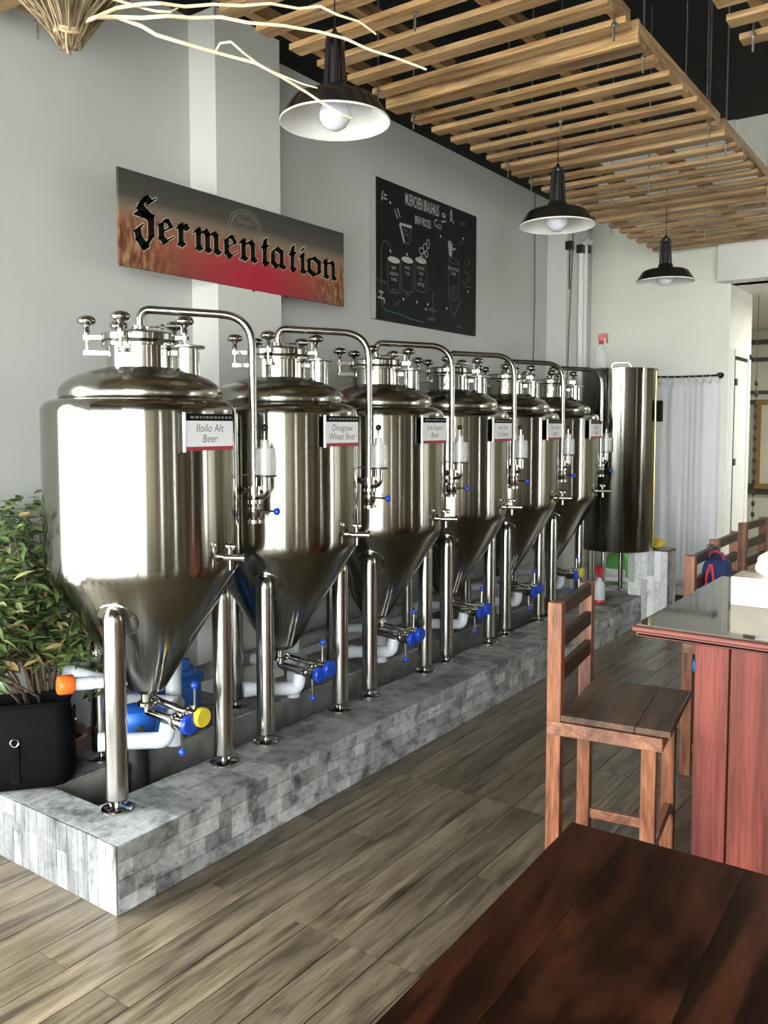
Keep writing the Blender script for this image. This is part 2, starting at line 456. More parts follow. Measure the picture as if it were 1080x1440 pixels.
# back room
b = MB().box(-1.92 - 1.5, 2.4, 12.0, 12.1, 0, 2.9)
b.box(2.3, 2.4, YE + 0.15, 12.0, 0, 2.9); b.box(-3.42, -3.32, YE + 0.8, 12.0, 0, 2.9)
struct(b.build('wall_back', plain('back_room_paint', (0.50, 0.50, 0.40), 0.6, var=0.05, scale=2), smooth=False))
struct(MB().box(-3.42, 2.4, YE + 0.6, 12.1, 2.80, 2.9).build('ceiling_back', M_white, smooth=False))
b = MB()
for z0, z1 in ((2.62, 2.68), (2.40, 2.45), (1.98, 2.02), (1.84, 1.90)): b.box(-3.3, 2.3, 11.93, 12.0, z0, z1)
b.box(-3.3, 2.3, 11.94, 12.0, 0.66, 0.80)
struct(b.build('trim_6', plain('dark_rail', (0.05, 0.045, 0.03), 0.4), smooth=False), 'dark rails along the back room wall')

# door in the side of the end wall
b = MB().box(-1.92, -1.895, 7.97, 8.00, 0, 2.23); b.box(-1.92, -1.895, 8.55, 8.62, 0, 2.23); b.box(-1.92, -1.895, 7.98, 8.62, 2.18, 2.25)
d = struct(b.build('door_1', M_white, smooth=False))
MB().box(-1.9195, -1.912, 8.115, 8.55, 0.01, 2.15).build('door_leaf', M_white, d, smooth=False)
MB().box(-1.9195, -1.915, 8.00, 8.55, 0.01, 2.185).build('door_gap_shade', M_black, d, smooth=False)  # black sheet for the shade in the open gap beside the leaf
for z in (1.92, 1.20):
    MB().box(-1.912, -1.895, 8.06, 8.13, z, z + 0.06).build('hinge', M_lampb, d, smooth=False)


# ================================================================== tiled plinth under the tanks
ZP = 0.228
px0, px1, py0, py1 = XW + 0.003, -2.2, 1.62, 6.54
pl = thing('tiled_plinth', 'long raised plinth clad in limewashed grey tiles under the steel tanks', 'plinth', (0, 0, 0))
t = 0.008
b = MB()
b.box(-2.49, px1 - t, py0 + t, py1, 0, ZP - t)                 # front curb
b.box(px0, -2.49, py0 + t, 1.77, 0, ZP - t)                    # end curb
b.box(px0, -2.76, 1.77, py1, 0, ZP - t)                        # rear curb
b.box(-2.76, -2.49, 1.77, py1, 0, 0.09)                        # trench bed
b.box(px0, -2.33, py1, YE - 0.003, 0, ZP - 0.001)                      # far part under the kettle
b.build('core', M_core, pl, smooth=False)


def brick_at(sx, sy, sz, loc, mat, name='brick', jit=0.0015):
    key = (round(sx, 3), round(sy, 3), round(sz, 3), mat.name)
    if key not in cache: cache[key] = MB().box(0, sx, 0, sy, 0, sz).mesh(name, mat, smooth=False)
    return put(name, cache[key], pl, loc)


g = 0.0012
rng = random.Random(11)
# front face: brick-print courses, full joints every .55 m
seams = [py0 + 0.008, 2.12, 2.67, 3.22, 3.77, 4.32, 4.87, 5.42, 5.97, py1]
rows = [(0.0, 0.052), (0.052, 0.112), (0.112, 0.170), (0.170, ZP)]
for a, c in zip(seams[:-1], seams[1:]):
    for z0, z1 in rows:
        y = a
        nb = 6 if c < 3.4 else (5 if c < 4.4 else 4)
        cuts = sorted(rng.uniform(0.1, 0.9) for _ in range(nb - 1))
        ws = [rng.choice((0.075, 0.1, 0.125, 0.15)) for _ in range(nb)]; tot = sum(ws)
        for w in ws:
            w = round(w / tot * (c - a), 3)
            y1 = min(y + w, c)
            dx = rng.choice((0, 0, 0.0012, 0.002))
            brick_at(t + dx, round(y1 - y - 2 * g, 3), round(z1 - z0 - 2 * g, 3), (px1 - t, y + g, z0 + g), M_tile)
            y = y1
# left end face: upright strips
x = px1
while x > px0 + 0.03:
    w = rng.choice((0.045, 0.052, 0.06))
    x2 = max(px0, x - w)
    cuts = [0, ZP] if rng.random() < 0.35 else [0, rng.uniform(0.06, 0.17), ZP]
    for z0, z1 in zip(cuts[:-1], cuts[1:]):
        brick_at(round(x - x2 - 2 * g, 3), t + rng.choice((0, 0.001, 0.0015)), round(z1 - z0 - g, 3), (x2 + g, py0, z0 + g / 2), M_tileend)
        bpy.context.scene.collection.objects[-1].location.y = py0
    x = x2
# top tiles: front curb, end curb, rear curb
for a, c in zip(seams[:-1], seams[1:]):
    n = 4
    yy = [a + (c - a) * k / n for k in range(n + 1)]
    for k in range(n):
        for xa, xb in ((-2.49, -2.35), (-2.35, px1)):
            brick_at(round(xb - xa - (0.0008 if xb < -2.3 else 0), 3), round(yy[k + 1] - yy[k] - (2 * g if k == n - 1 else 0.0007), 3), t, (xa, yy[k], ZP - t), M_tiletop, 'tile')
    brick_at(0.44 - 0.002, round(c - a - 0.003, 3), t, (px0, a + 0.16 if a < 1.7 else a, ZP - t) if a >= 1.7 else (px0, 1.77, ZP - t), M_tiletop, 'tile') if a >= 1.7 else brick_at(0.438, round(c - 1.773, 3), t, (px0, 1.772, ZP - t), M_tiletop, 'tile')
    # trench walls
    if a < 1.7: brick_at(0.006, round(c - 1.773, 3), ZP - 0.09 - t, (-2.7601, 1.772, 0.09), M_trench, 'tile')
    else: brick_at(0.006, round(c - a - 0.004, 3), ZP - 0.09 - t, (-2.7601, a, 0.09), M_trench, 'tile')
xs = [px0, -2.97, -2.73, -2.491]
for xa, xb in zip(xs[:-1], xs[1:]):
    brick_at(round(xb - xa - 0.0012, 3), 0.148 - 0.008, t, (xa, py0 + t, ZP - t), M_tiletop, 'tile')
MB().box(-2.754, -2.49, 1.77, py1, 0.085, 0.096).build('trench_bed', M_trench, pl, smooth=False)

# tiled block at the far end
tb = thing('tiled_block', 'tall white-tiled block at far end of the plinth with yellow cloth on top', 'block', (-2.31, 6.54, 0))
MB().box(0.004, 0.306, 0.004, 0.206, 0, 0.588).build('core', M_core, tb, smooth=False)
rng = random.Random(5)
for i in range(6):
    zc = [0, rng.uniform(0.2, 0.4), 0.595]
    for z0, z1 in zip(zc[:-1], zc[1:]):
        MB().box(0.0517 * i + g, 0.0517 * (i + 1) - g, 0, 0.006, z0 + g, z1).build('tile', M_tileblk, tb, smooth=False)
for i in range(4):
    MB().box(0.304, 0.31, 0.0525 * i + g, 0.0525 * (i + 1) - g, 0.001, 0.595).build('tile', M_tile, tb, smooth=False)
MB().box(0.0, 0.31, 0.0, 0.21, 0.588, 0.597).build('top_tile', M_tiletop, tb, smooth=False)


# ================================================================== fermenters
def text_mesh(txt, size, name, mat, sx=1.0, shear=0.0, align='CENTER', parent=None, M=None, bold=0.0):
    cu = bpy.data.curves.new('txt', 'FONT'); cu.body = txt; cu.size = size; cu.align_x = align; cu.align_y = 'CENTER'
    cu.shear = shear; cu.offset = bold; cu.resolution_u = 3
    to = bpy.data.objects.new('txt', cu); COL.objects.link(to)
    dg = bpy.context.evaluated_depsgraph_get()
    me = bpy.data.meshes.new_from_object(to.evaluated_get(dg)); bpy.data.objects.remove(to)
    me.name = name
    me.materials.clear(); me.materials.append(mat)
    me.transform(Matrix.Diagonal((sx, 1, 1, 1)))
    if M is not None: me.transform(M)
    return put(name, me, parent)


# maps (u right, v up, w out) of a flat thing facing +X to world axes: u -> +Y, v -> +Z, w -> +X
MX = Matrix(((0, 0, 1, 0), (1, 0, 0, 0), (0, 1, 0, 0), (0, 0, 0, 1)))

M_band = plain('card_black', (0.006, 0.006, 0.007), 0.9, spec=0.05)
M_ink = plain('pen_ink', (0.10, 0.10, 0.13), 0.6)
M_card = plain('card_white', (0.72, 0.72, 0.74), 0.5, var=0.02)
M_cardred = plain('card_red', (0.30, 0.012, 0.03), 0.5)
M_gold = plain('dull_print', (0.16, 0.15, 0.14), 0.5)

F_LABELS = [
    'nearest and largest looking steel fermenter tank, card reads Iloilo Alt Beer',
    'second steel fermenter tank from the front, just behind the nearest one',
    'third steel fermenter tank from the front, card reads Iloilo Export Beer',
    'fourth steel fermenter tank from the front, middle of the far half of row',
    'fifth steel fermenter tank from the front, second from far end of row',
    'sixth and farthest steel cone fermenter tank, next to the tall cylindrical kettle']
F_POS = [(-2.565, 2.045), (-2.583, 2.805), (-2.600, 3.560), (-2.615, 4.305), (-2.635, 5.055), (-2.652, 5.79)]
F_GROUP = 'steel cone fermenters in a row on the plinth'


def make_fermenter():
    T = thing('fermenter_tank', F_LABELS[0], 'tank', (F_POS[0][0], F_POS[0][1], ZP), 0, F_GROUP)
    MB().lathe([(0.02, 0.322), (0.045, 0.324), (0.062, 0.332), (0.075, 0.348), (0.330, 0.7655), (0.340, 0.783), (0.346, 0.796), (0.350, 0.810), (0.3518, 0.826), (0.352, 0.840),
                (0.352, 1.372), (0.3505, 1.385), (0.345, 1.398), (0.335, 1.409), (0.320, 1.416), (0.300, 1.420), (0.280, 1.421)], 96, cap=False
               ).build('body', M_steel, T)
    MB().lathe([(0.283, 1.418), (0.290, 1.424), (0.2925, 1.436), (0.291, 1.450), (0.285, 1.464), (0.272, 1.479), (0.250, 1.495), (0.215, 1.512), (0.17, 1.526),
                (0.125, 1.536), (0.10, 1.538)], 96, cap=False).build('dome', M_dome, T)
    MB().lathe([(0.121, 1.530), (0.121, 1.612)], 64, cap=False).build('manway_neck', M_chrome, T)
    MB().lathe([(0.121, 1.612), (0.137, 1.613), (0.138, 1.617), (0.138, 1.628), (0.136, 1.631)], 64).build('manway_flange', M_chrome, T)
    lid = MB().lathe([(0.133, 1.632), (0.139, 1.635), (0.139, 1.656), (0.135, 1.660), (0.10, 1.668), (0.05, 1.674), (0.0, 1.676)], 64).build('manway_lid', M_chrome, T)
    MB().tube(fillet([(0.05, 0.05, 1.668), (0.05, 0.05, 1.692), (0.115, 0.095, 1.692), (0.115, 0.095, 1.662)], 0.004, 3), 0.0028, 8).build('lid_handle', M_rod, lid)
    # camera-right t and toward-camera c for the knob positions, as angles about the axis
    ta = math.atan2(0.78, 0.62)
    for k, adeg in enumerate((176, 247, 338, 42, 118)):
        a = ta + math.radians(adeg); r = 0.168 if k else 0.188
        cx, cy = r * math.cos(a), r * math.sin(a); ux, uy = math.cos(a), math.sin(a)
        z0 = 1.585
        b = MB()
        b.cyl((cx, cy, z0), (cx, cy, 1.690), 0.0062, n=10)
        b.lathe([(0.010, 1.632), (0.0115, 1.640), (0.0115, 1.672), (0.0075, 1.685), (0.0075, 1.695)], 14, (cx, cy, 0))
        kn = b.build('swing_bolt', M_chrome, T)
        MB().lathe([(0.011, 1.684), (0.014, 1.690), (0.028, 1.693), (0.034, 1.700), (0.0345, 1.706), (0.031, 1.714), (0.022, 1.721), (0.010, 1.724), (0, 1.7245)], 20, (cx, cy, 0)).build('hand_knob', M_chrome, kn)
        # lugs that hold the bolt
        b = MB(); R = Matrix.Rotation(a, 4, 'Z')
        for sgn in (-1, 1):
            b.box(0.118, r + 0.011, sgn * 0.011 - 0.004, sgn * 0.011 + 0.004, z0 - 0.003, z0 + 0.012, R)
        b.cyl((R @ Vector((r, -0.019, z0 + 0.006))), (R @ Vector((r, 0.019, z0 + 0.006))), 0.007, n=10)
        b.build('bolt_lug', M_chrome, T)
        b = MB()
        for sgn in (-1, 1): b.box(0.128, r + 0.011, sgn * 0.011 - 0.004, sgn * 0.011 + 0.004, 1.637, 1.652, R)
        b.box(0.126, 0.130, -0.013, 0.013, 1.637, 1.653, R)
        b.build('lid_lug', M_chrome, T)
    # side nozzle on the dome
    a = ta + math.radians(-24); cx, cy = 0.182 * math.cos(a), 0.182 * math.sin(a)
    nz = MB().lathe([(0.041, 1.505), (0.041, 1.605), (0.053, 1.607), (0.053, 1.617), (0.04, 1.619), (0, 1.619)], 32, (cx, cy, 0)).build('nozzle', M_chrome, T)
    MB().tube([(cx + 0.057 * math.cos(s), cy + 0.057 * math.sin(s), 1.611) for s in [i * PI / 9 for i in range(19)]], 0.005, 8).build('clamp_ring', M_rod, nz)

    # blow-off pipe from the lid, over the shoulder and down
    P = Vector((0.275, 0.302)); pr = 0.0155
    path = fillet([(0, 0, 1.672), (0, 0, 1.752), (P.x, P.y, 1.740), (P.x, P.y, 1.046)], [0.055, 0.125], 10)
    bp = MB().tube(path, pr, 14).build('blow_off_pipe', M_tubes, T)
    MB().lathe([(0.016, 1.676), (0.031, 1.678), (0.031, 1.690), (0.016, 1.692)], 20).build('clamp_ring', M_chrome, bp)
    MB().tube([(0.03, 0.0, 1.684), (0.05, 0.02, 1.686), (0.06, 0.045, 1.688)], 0.0035, 8).sph((0.063, 0.05, 1.688), 0.011, 10, 6, (0.5, 1, 1)).build('wing_nut', M_chrome, bp)
    MB().cyl((0.235, 0.26, 1.137), (P.x, P.y, 1.137), 0.0035, n=8).build('pipe_bracket', M_chrome, bp)
    # relief valve: J elbow, cylinder, clear cup, black ball
    tdir = Vector((0.62, 0.78)); Q = P + tdir * 0.045
    jp = fillet([(Q.x, Q.y, 1.14), (Q.x, Q.y, 1.062), (P.x, P.y, 1.058)], 0.040, 8)
    rv = MB().tube(jp, 0.021, 14).build('relief_valve', M_chrome, T)
    MB().lathe([(0.020, 1.130), (0.021, 1.135), (0.021, 1.235), (0.0185, 1.245), (0.0185, 1.268), (0.016, 1.272), (0, 1.272)], 24, (Q.x, Q.y, 0)).build('valve_cylinder', M_satin, rv)
    MB().lathe([(0.030, 1.134), (0.044, 1.137), (0.044, 1.238), (0.041, 1.240), (0.041, 1.140), (0.028, 1.137)], 32, (Q.x, Q.y, 0), cap=False).build('clear_cup', M_clear, rv)
    MB().lathe([(0.022, 1.128), (0.0455, 1.129), (0.0455, 1.135), (0.022, 1.136)], 32, (Q.x, Q.y, 0)).build('gasket_ring', M_blackp, rv)
    MB().cyl((Q.x, Q.y, 1.27), (Q.x, Q.y, 1.312), 0.0035, n=8).build('stem', M_chrome, rv)
    tag(MB().sph((Q.x, Q.y, 1.318), 0.0145, 14, 9).build('ball_knob', M_blackp, rv), 'black ball knob')
    W2 = P - tdir * 0.035
    MB().sph((W2.x, W2.y, 1.078), 0.017, 10, 6, (1.5, 1.5, 0.9)).cyl((P.x, P.y, 1.062), (P.x, P.y, 1.094), 0.030, n=18).build('wing_clamp', M_chrome, rv)
    # lower butterfly valve with blue ball handle
    bv = MB().lathe([(0.016, 0.950), (0.033, 0.952), (0.033, 0.965), (0.022, 0.969), (0.029, 0.980), (0.029, 1.012), (0.022, 1.02), (0.033, 1.028), (0.033, 1.043), (0.016, 1.046)], 20, (P.x, P.y, 0)).build('butterfly_valve', M_chrome, T)
    Hd = P + tdir * 0.075 + Vector((0.01, 0.01))
    MB().cyl((P.x, P.y, 0.998), (Hd.x, Hd.y, 0.994), 0.0045, n=8).build('handle', M_chrome, bv)
    tag(MB().sph((Hd.x, Hd.y, 0.993), 0.0145, 14, 9).build('ball_knob', M_blue, bv), 'blue ball knob')

    # sample tap on the body, pointing into the aisle
    a = math.radians(9); R = Matrix.Rotation(a, 4, 'Z')
    b = MB(); q = lambda x, y, z: R @ Vector((x, y, z))
    b.cyl(q(0.345, 0, 0.862), q(0.385, 0, 0.862), 0.011, n=14); b.cyl(q(0.352, 0, 0.862), q(0.358, 0, 0.862), 0.022, n=16)
    b.cyl(q(0.375, -0.01, 0.862), q(0.440, 0.014, 0.862), 0.0125, n=14); b.cyl(q(0.440, 0.014, 0.862), q(0.447, 0.0166, 0.862), 0.019, n=16)
    b.cyl(q(0.395, 0.0, 0.862), q(0.395, 0.0, 0.818), 0.0075, n=12)
    sv = b.build('sample_tap', M_chrome, T)
    b = MB(); b.cyl(q(0.392, 0, 0.87), q(0.392, 0, 0.895), 0.005, n=8); b.sph(q(0.380, 0, 0.900), 0.012, 10, 6, (1.2, 0.6, 1)); b.sph(q(0.404, 0, 0.900), 0.012, 10, 6, (1.2, 0.6, 1))
    b.build('tap_wings', M_chrome, sv)

    # legs
    for (lx, ly) in ((0.144, -0.250), (0.144, 0.250), (-0.289, 0)):
        b = MB()
        pf = [(0.0375, 0.040), (0.0375, 0.655), (0.036, 0.672), (0.030, 0.690), (0.020, 0.703), (0.008, 0.709), (0, 0.710)]
        b.lathe(pf, 28, (lx, ly, 0)); lg = b.build('leg', M_tubes, T)
        b = MB(); b.lathe([(0.010, 0.004), (0.010, 0.045)], 14, (lx, ly, 0)); b.lathe([(0.055, 0.0), (0.055, 0.005), (0.050, 0.008), (0.014, 0.010)], 28, (lx, ly, 0))
        b.lathe([(0.0375, 0.038), (0.026, 0.036)], 28, (lx, ly, 0))
        b.build('levelling_foot', M_chrome, lg)
        # round reinforcing pad welded on the cone
        ang = math.atan2(ly, lx); rr = 0.262; zz = 0.345 + (rr - 0.072) / 0.273 * 0.445
        n = Vector((math.cos(ang) * 0.853, math.sin(ang) * 0.853, -0.522))
        Mq = Matrix.Translation(Vector((rr * math.cos(ang), rr * math.sin(ang), zz)) + n * 0.002) @ Vector((0, 0, 1)).rotation_difference(n).to_matrix().to_4x4()
        vs = []; fs = []
        nn = 28
        for ring, rad in enumerate((0.078, 0.072, 0.04)):
            for k in range(nn):
                s = 2 * PI * k / nn
                p = Mq @ Vector((rad * math.cos(s), rad * math.sin(s), 0))
                # wrap onto the cone surface
                h = math.hypot(p.x, p.y); rs = 0.072 + (p.z - 0.345) / 0.445 * 0.273
                off = 0.0 if ring == 0 else 0.004
                p.x *= (rs + off) / h; p.y *= (rs + off) / h
                vs.append(p)
        for ring in range(2):
            for k in range(nn): fs.append((ring * nn + k, ring * nn + (k + 1) % nn, (ring + 1) * nn + (k + 1) % nn, (ring + 1) * nn + k))
        fs.append(tuple(range(2 * nn, 3 * nn)))
        MB().add(vs, fs).build('leg_pad', M_dome, lg)

    # bottom outlet and two valves toward the aisle
    b = MB().lathe([(0.022, 0.272), (0.036, 0.274), (0.036, 0.286), (0.024, 0.290), (0.024, 0.325)], 20)
    b.tube(fillet([(0, 0, 0.276), (0, 0, 0.246), (0.165, 0.004, 0.240)], 0.03, 6), 0.0165, 12)
    op = b.build('outlet_pipe', M_chrome, T)
    MB().tube(fillet([(0.0, 0.012, 0.300), (0.01, 0.05, 0.276), (0.185, 0.052, 0.258)], 0.02, 6), 0.0135, 12).build('side_outlet_pipe', M_chrome, T)
    for nm, y, z, x0, down in (('outlet_valve', 0.004, 0.240, 0.150, True), ('side_outlet_valve', 0.052, 0.258, 0.168, False)):
        Mv = Matrix.Translation((x0, y, z)) @ Matrix.Rotation(PI / 2, 4, 'Y')
        v = MB().lathe([(0.016, 0.0), (0.031, 0.002), (0.031, 0.012), (0.023, 0.016), (0.028, 0.022), (0.028, 0.046), (0.022, 0.050), (0.032, 0.056), (0.032, 0.066)], 20, M=Mv).build(nm, M_chrome, T)
        MB().cyl((x0 + 0.034, y, z + 0.024), (x0 + 0.034, y, z + 0.036), 0.008, n=10).cyl((x0 + 0.062, y - 0.03, z), (x0 + 0.062, y + 0.03, z), 0.006, n=10).build('clamp_lug', M_chrome, v)
        MB().lathe([(0.036, 0.066), (0.036, 0.082), (0.032, 0.087), (0, 0.088)], 20, M=Mv).build('end_cap', M_blue, v)
        s = -1 if down else 1
        MB().cyl((x0 + 0.034, y, z), (x0 + 0.034, y + 0.004, z + s * 0.105), 0.0045, n=8).build('handle', M_chrome, v)
        MB().sph((x0 + 0.034, y + 0.004, z + s * 0.112), 0.0145, 14, 9).build('ball_knob', M_blue, v)

    # card holder
    cd = MB().box(0.352, 0.357, -0.113, 0.113, 1.240, 1.366).build('name_card', M_whitep, T, smooth=False)
    MB().box(0.354, 0.364, -0.116, -0.110, 1.236, 1.370).build('card_edge', M_whitep, cd, smooth=False)
    MB().box(0.357, 0.3585, -0.110, 0.113, 1.342, 1.366).build('header_band', M_band, cd, smooth=False)
    MB().box(0.357, 0.3585, -0.110, 0.113, 1.240, 1.254).build('footer_band', M_cardred, cd, smooth=False)
    MB().box(0.357, 0.3582, -0.103, 0.109, 1.254, 1.342).build('paper', M_card, cd, smooth=False)
    b = MB(); r_ = random.Random(2); u = -0.085
    while u < 0.095:
        w = r_.uniform(0.006, 0.016); b.box(0.3585, 0.3588, u, u + w, 1.350, 1.358); u += w + 0.006
    b.build('header_print', M_gold, cd, smooth=False)
    return T


proto = make_fermenter()
tanks = [proto]
for i in range(1, 6):
    c = copy_tree(proto); c.location = (F_POS[i][0], F_POS[i][1], ZP); c['label'] = F_LABELS[i]; tanks.append(c)


def kid(o, stem_, n=0):
    L = [c for c in o.children if c.name.split('.')[0] == stem_]
    return L[n]


def recolour(o, mat):
    o.material_slots[0].link = 'OBJECT'; o.material_slots[0].material = mat


recolour(kid(kid(tanks[0], 'side_outlet_valve'), 'end_cap'), M_yellow)
recolour(kid(kid(tanks[5], 'side_outlet_valve'), 'end_cap'), M_yellow)
CARD = [('Iloilo Alt', 'Beer'), ('Dinagsaw', 'Wheat Beer'), ('Iloilo Export', 'Beer'), ('Iloilo Pale', 'Lite Beer'), ('Iloilo Dark', 'Lager'), ('Iloilo', 'Beer')]
for i, T in enumerate(tanks):
    cd = kid(T, 'name_card')
    for j, s in enumerate(CARD[i]):
        w = 0.039 if len(s) < 11 else 0.031
        text_mesh(s, w, 'handwriting', M_ink, 0.92, 0.12, parent=cd, M=Matrix.Translation((0.3585, 0.003, 1.316 - 0.036 * j)) @ MX)
# the nearest tank's blow-off line stands a little further round than the others'
for nm in ('blow_off_pipe', 'relief_valve', 'butterfly_valve'):
    kid(tanks[0], nm).rotation_euler = (0, 0, math.radians(3))


# ================================================================== pipes behind and below the tanks
main = MB().tube([(-2.968, 2.66, 0.40), (-3.00, 4.3, 0.40), (-3.044, 6.5, 0.40)], 0.039, 14).build('insulated_main', M_insul)
tag(main, 'grey foam-wrapped main pipe running along wall behind the tank legs', 'pipe')
DL = ['white drain elbow pipe hanging under the nearest tank', 'white drain elbow pipe under the second tank', 'white drain elbow pipe under the third tank',
      'white drain elbow pipe under the fourth tank', 'white drain elbow pipe under the fifth tank', 'white drain elbow pipe under the farthest cone tank']
for i, (fx, fy) in enumerate(F_POS):
    t0 = thing('drain_pipe', DL[i], 'pipe', (fx, fy, 0), 0, 'white drain pipes under the tanks')
    b = MB().tube(fillet([(-0.03, -0.16, 0.40), (0.10, 0.0, 0.385), (0.105, 0.012, 0.45)], 0.03, 6), 0.030, 14)
    b.cyl((-0.05, -0.185, 0.40), (-0.028, -0.157, 0.40), 0.034, n=14)
    b.build('elbow', M_pvc, t0)
    MB().tube(fillet([(0.105, 0.012, 0.45), (0.095, 0.04, 0.462), (-0.02, 0.17, 0.46), (-0.34, 0.17, 0.41)], 0.04, 6), 0.026, 12).build('cross_pipe', M_pvc, t0)
    MB().tube(fillet([(-0.15, 0.255, 0.235), (-0.16, 0.262, 0.84), (-0.34, 0.28, 1.02)], 0.08, 6), 0.033, 14).build('riser', M_pvc, t0)
# stub with orange cap at the near end
t0 = thing('capped_pipe', 'white pipe stub with bright orange cap beside the potted shrub', 'pipe')
MB().cyl((-2.655, 1.87, 0.612), (-2.69, 1.775, 0.622), 0.024, n=16).tube(fillet([(-2.655, 1.87, 0.612), (-2.63, 1.93, 0.605), (-2.93, 1.95, 0.60), (-2.93, 1.95, 0.2285)], 0.03, 5), 0.022, 12).build('pipe', M_pvc, t0)
tag(MB().lathe([(0.033, 0), (0.035, 0.003), (0.035, 0.045), (0.031, 0.052), (0.012, 0.053), (0.011, 0.048), (0, 0.048)], 24,
               M=Matrix.Translation((-2.679, 1.805, 0.619)) @ Vector((0, 0, 1)).rotation_difference(Vector((-0.345, -0.935, 0.08))).to_matrix().to_4x4()).build('cap', M_orange, t0), 'orange end cap')
MB().tube([(-2.66, 1.87, 0.59), (-2.60, 1.93, 0.60), (-2.52, 1.99, 0.61)], 0.004, 6).build('wire_tie', M_whitep, t0)
# blue drum and blue pump
t0 = thing('blue_drum', 'blue lidded plastic drum behind the nearest tank on rear ledge', 'drum', (-2.93, 2.47, ZP))
MB().lathe([(0.115, 0.0), (0.125, 0.01), (0.13, 0.17), (0.125, 0.20)], 32).build('body', M_blue2, t0)
ld = MB().lathe([(0.138, 0.195), (0.143, 0.20), (0.143, 0.222), (0.135, 0.228), (0.11, 0.234), (0.10, 0.252), (0.03, 0.262), (0, 0.263)], 32).build('lid', M_blue2, t0)
MB().box(0.03, 0.09, -0.02, 0.03, 0.255, 0.305).build('lid_block', M_blue2, ld, bevel=0.006)
t0 = thing('water_pump', 'bright blue water pump with black base behind front leg of nearest tank', 'pump', (-2.69, 2.085, 0.0965))
MB().lathe([(0.055, 0.0), (0.06, 0.01), (0.05, 0.05), (0.045, 0.26)], 24).build('base', M_blackp, t0)
MB().lathe([(0.04, 0.26), (0.074, 0.265), (0.08, 0.285), (0.08, 0.335), (0.068, 0.355), (0.04, 0.365), (0, 0.37)], 28).build('housing', plain('pump_blue', (0.015, 0.14, 0.62), 0.4), t0)
MB().cyl((-0.03, -0.04, 0.38), (-0.03, -0.04, 0.42), 0.016, n=12).cyl((-0.09, -0.02, 0.30), (0.09, -0.04, 0.30), 0.010, n=10).build('brass_fitting', plain('brass', (0.45, 0.32, 0.10), 0.3, 1.0), t0)
MB().cyl((0.02, -0.07, 0.0), (0.02, -0.07, 0.16), 0.008, n=8).cyl((0.02, -0.07, 0.11), (0.045, -0.08, 0.15), 0.006, n=8).build('drain_cock', plain('brass_dark', (0.35, 0.28, 0.05), 0.35, 1.0), t0)


# ================================================================== tall kettle at the end
M_hinge = plain('matte_black', (0.008, 0.008, 0.009), 0.8, spec=0.1)
kt = thing('brew_kettle', 'tall plain cylindrical steel kettle with loop handle at far end of row', 'kettle', (-2.375, 6.45, ZP))
R0 = 0.283
MB().lathe([(R0 - 0.02, 0.372), (R0 - 0.004, 0.374), (R0, 0.380), (R0, 1.745), (R0 + 0.004, 1.747), (R0 + 0.004, 1.760), (R0 - 0.004, 1.763), (R0 - 0.03, 1.764)], 96).build('shell', M_kettle, kt)
MB().lathe([(R0 - 0.02, 1.755), (0.15, 1.772), (0, 1.78)], 48, cap=False).build('cover', M_dome, kt)
ta = math.atan2(-0.37, 0.93)
aim = math.atan2(-6.45, 2.375)
hx, hy = 0.20 * math.cos(aim), 0.20 * math.sin(aim); tx, ty = -math.sin(aim), math.cos(aim)
MB().tube(fillet([(hx - tx * 0.06, hy - ty * 0.06, 1.76), (hx - tx * 0.05, hy - ty * 0.05, 1.80), (hx + tx * 0.05 * 1.4, hy + ty * 0.05 * 1.4, 1.80), (hx + tx * 0.09, hy + ty * 0.09, 1.76)], 0.03, 5), 0.005, 8).build('loop_handle', M_chrome, kt)
for k, da in enumerate((0.02, 0.05)):
    a0 = aim + da
    pts = [((R0 + 0.001) * math.cos(a0 + s * 0.16 * (1 - k)), (R0 + 0.001) * math.sin(a0 + s * 0.16 * (1 - k)), 1.74 - 1.35 * s) for s in [i / 10 for i in range(11)]]
    MB().tube(pts, 0.0022, 6).build('weld_line', M_chrome, kt)
ah = aim + 1.22
q = lambda r, z: (r * math.cos(ah), r * math.sin(ah), z)
MB().tube([q(R0 + 0.003, 0.40), q(R0 + 0.003, 1.74)], 0.006, 8).build('edge_reflection', plain('edge_reflection_yellow', (0.42, 0.34, 0.14), 0.3, 1.0), kt)  # yellow reflection on the shell's edge, modelled as a coloured strip
MB().box(-0.02, 0.045, -0.03, 0.03, 1.36, 1.52, Matrix.Translation((R0 * math.cos(ah + 0.1), R0 * math.sin(ah + 0.1), 0)) @ Matrix.Rotation(ah + 0.1, 4, 'Z')).build('hinge_block', M_hinge, kt, smooth=False, bevel=0.004)
for a in (math.radians(-98), math.radians(170), math.radians(100), math.radians(-160)):
    MB().lathe([(0.03, 0), (0.03, 0.008), (0.018, 0.012), (0.018, 0.38)], 16, (0.2 * math.cos(a), 0.2 * math.sin(a), 0)).build('leg', M_tubes, kt)
t0 = thing('green_jug', 'small green and white plastic jug under the tall kettle', 'jug', (-2.54, 6.95, ZP))
MB().sph((0, 0, 0.13), 0.13, 16, 10, (0.75, 0.5, 1), e=0.55).build('body', plain('green_plastic', (0.10, 0.42, 0.08), 0.4), t0)
MB().box(-0.085, 0.085, -0.0672, -0.060, 0.05, 0.13).build('label_patch', M_whitep, t0, smooth=False)
MB().cyl((0, 0, 0.25), (0, 0, 0.29), 0.025, n=14).build('cap', M_blackp, t0)
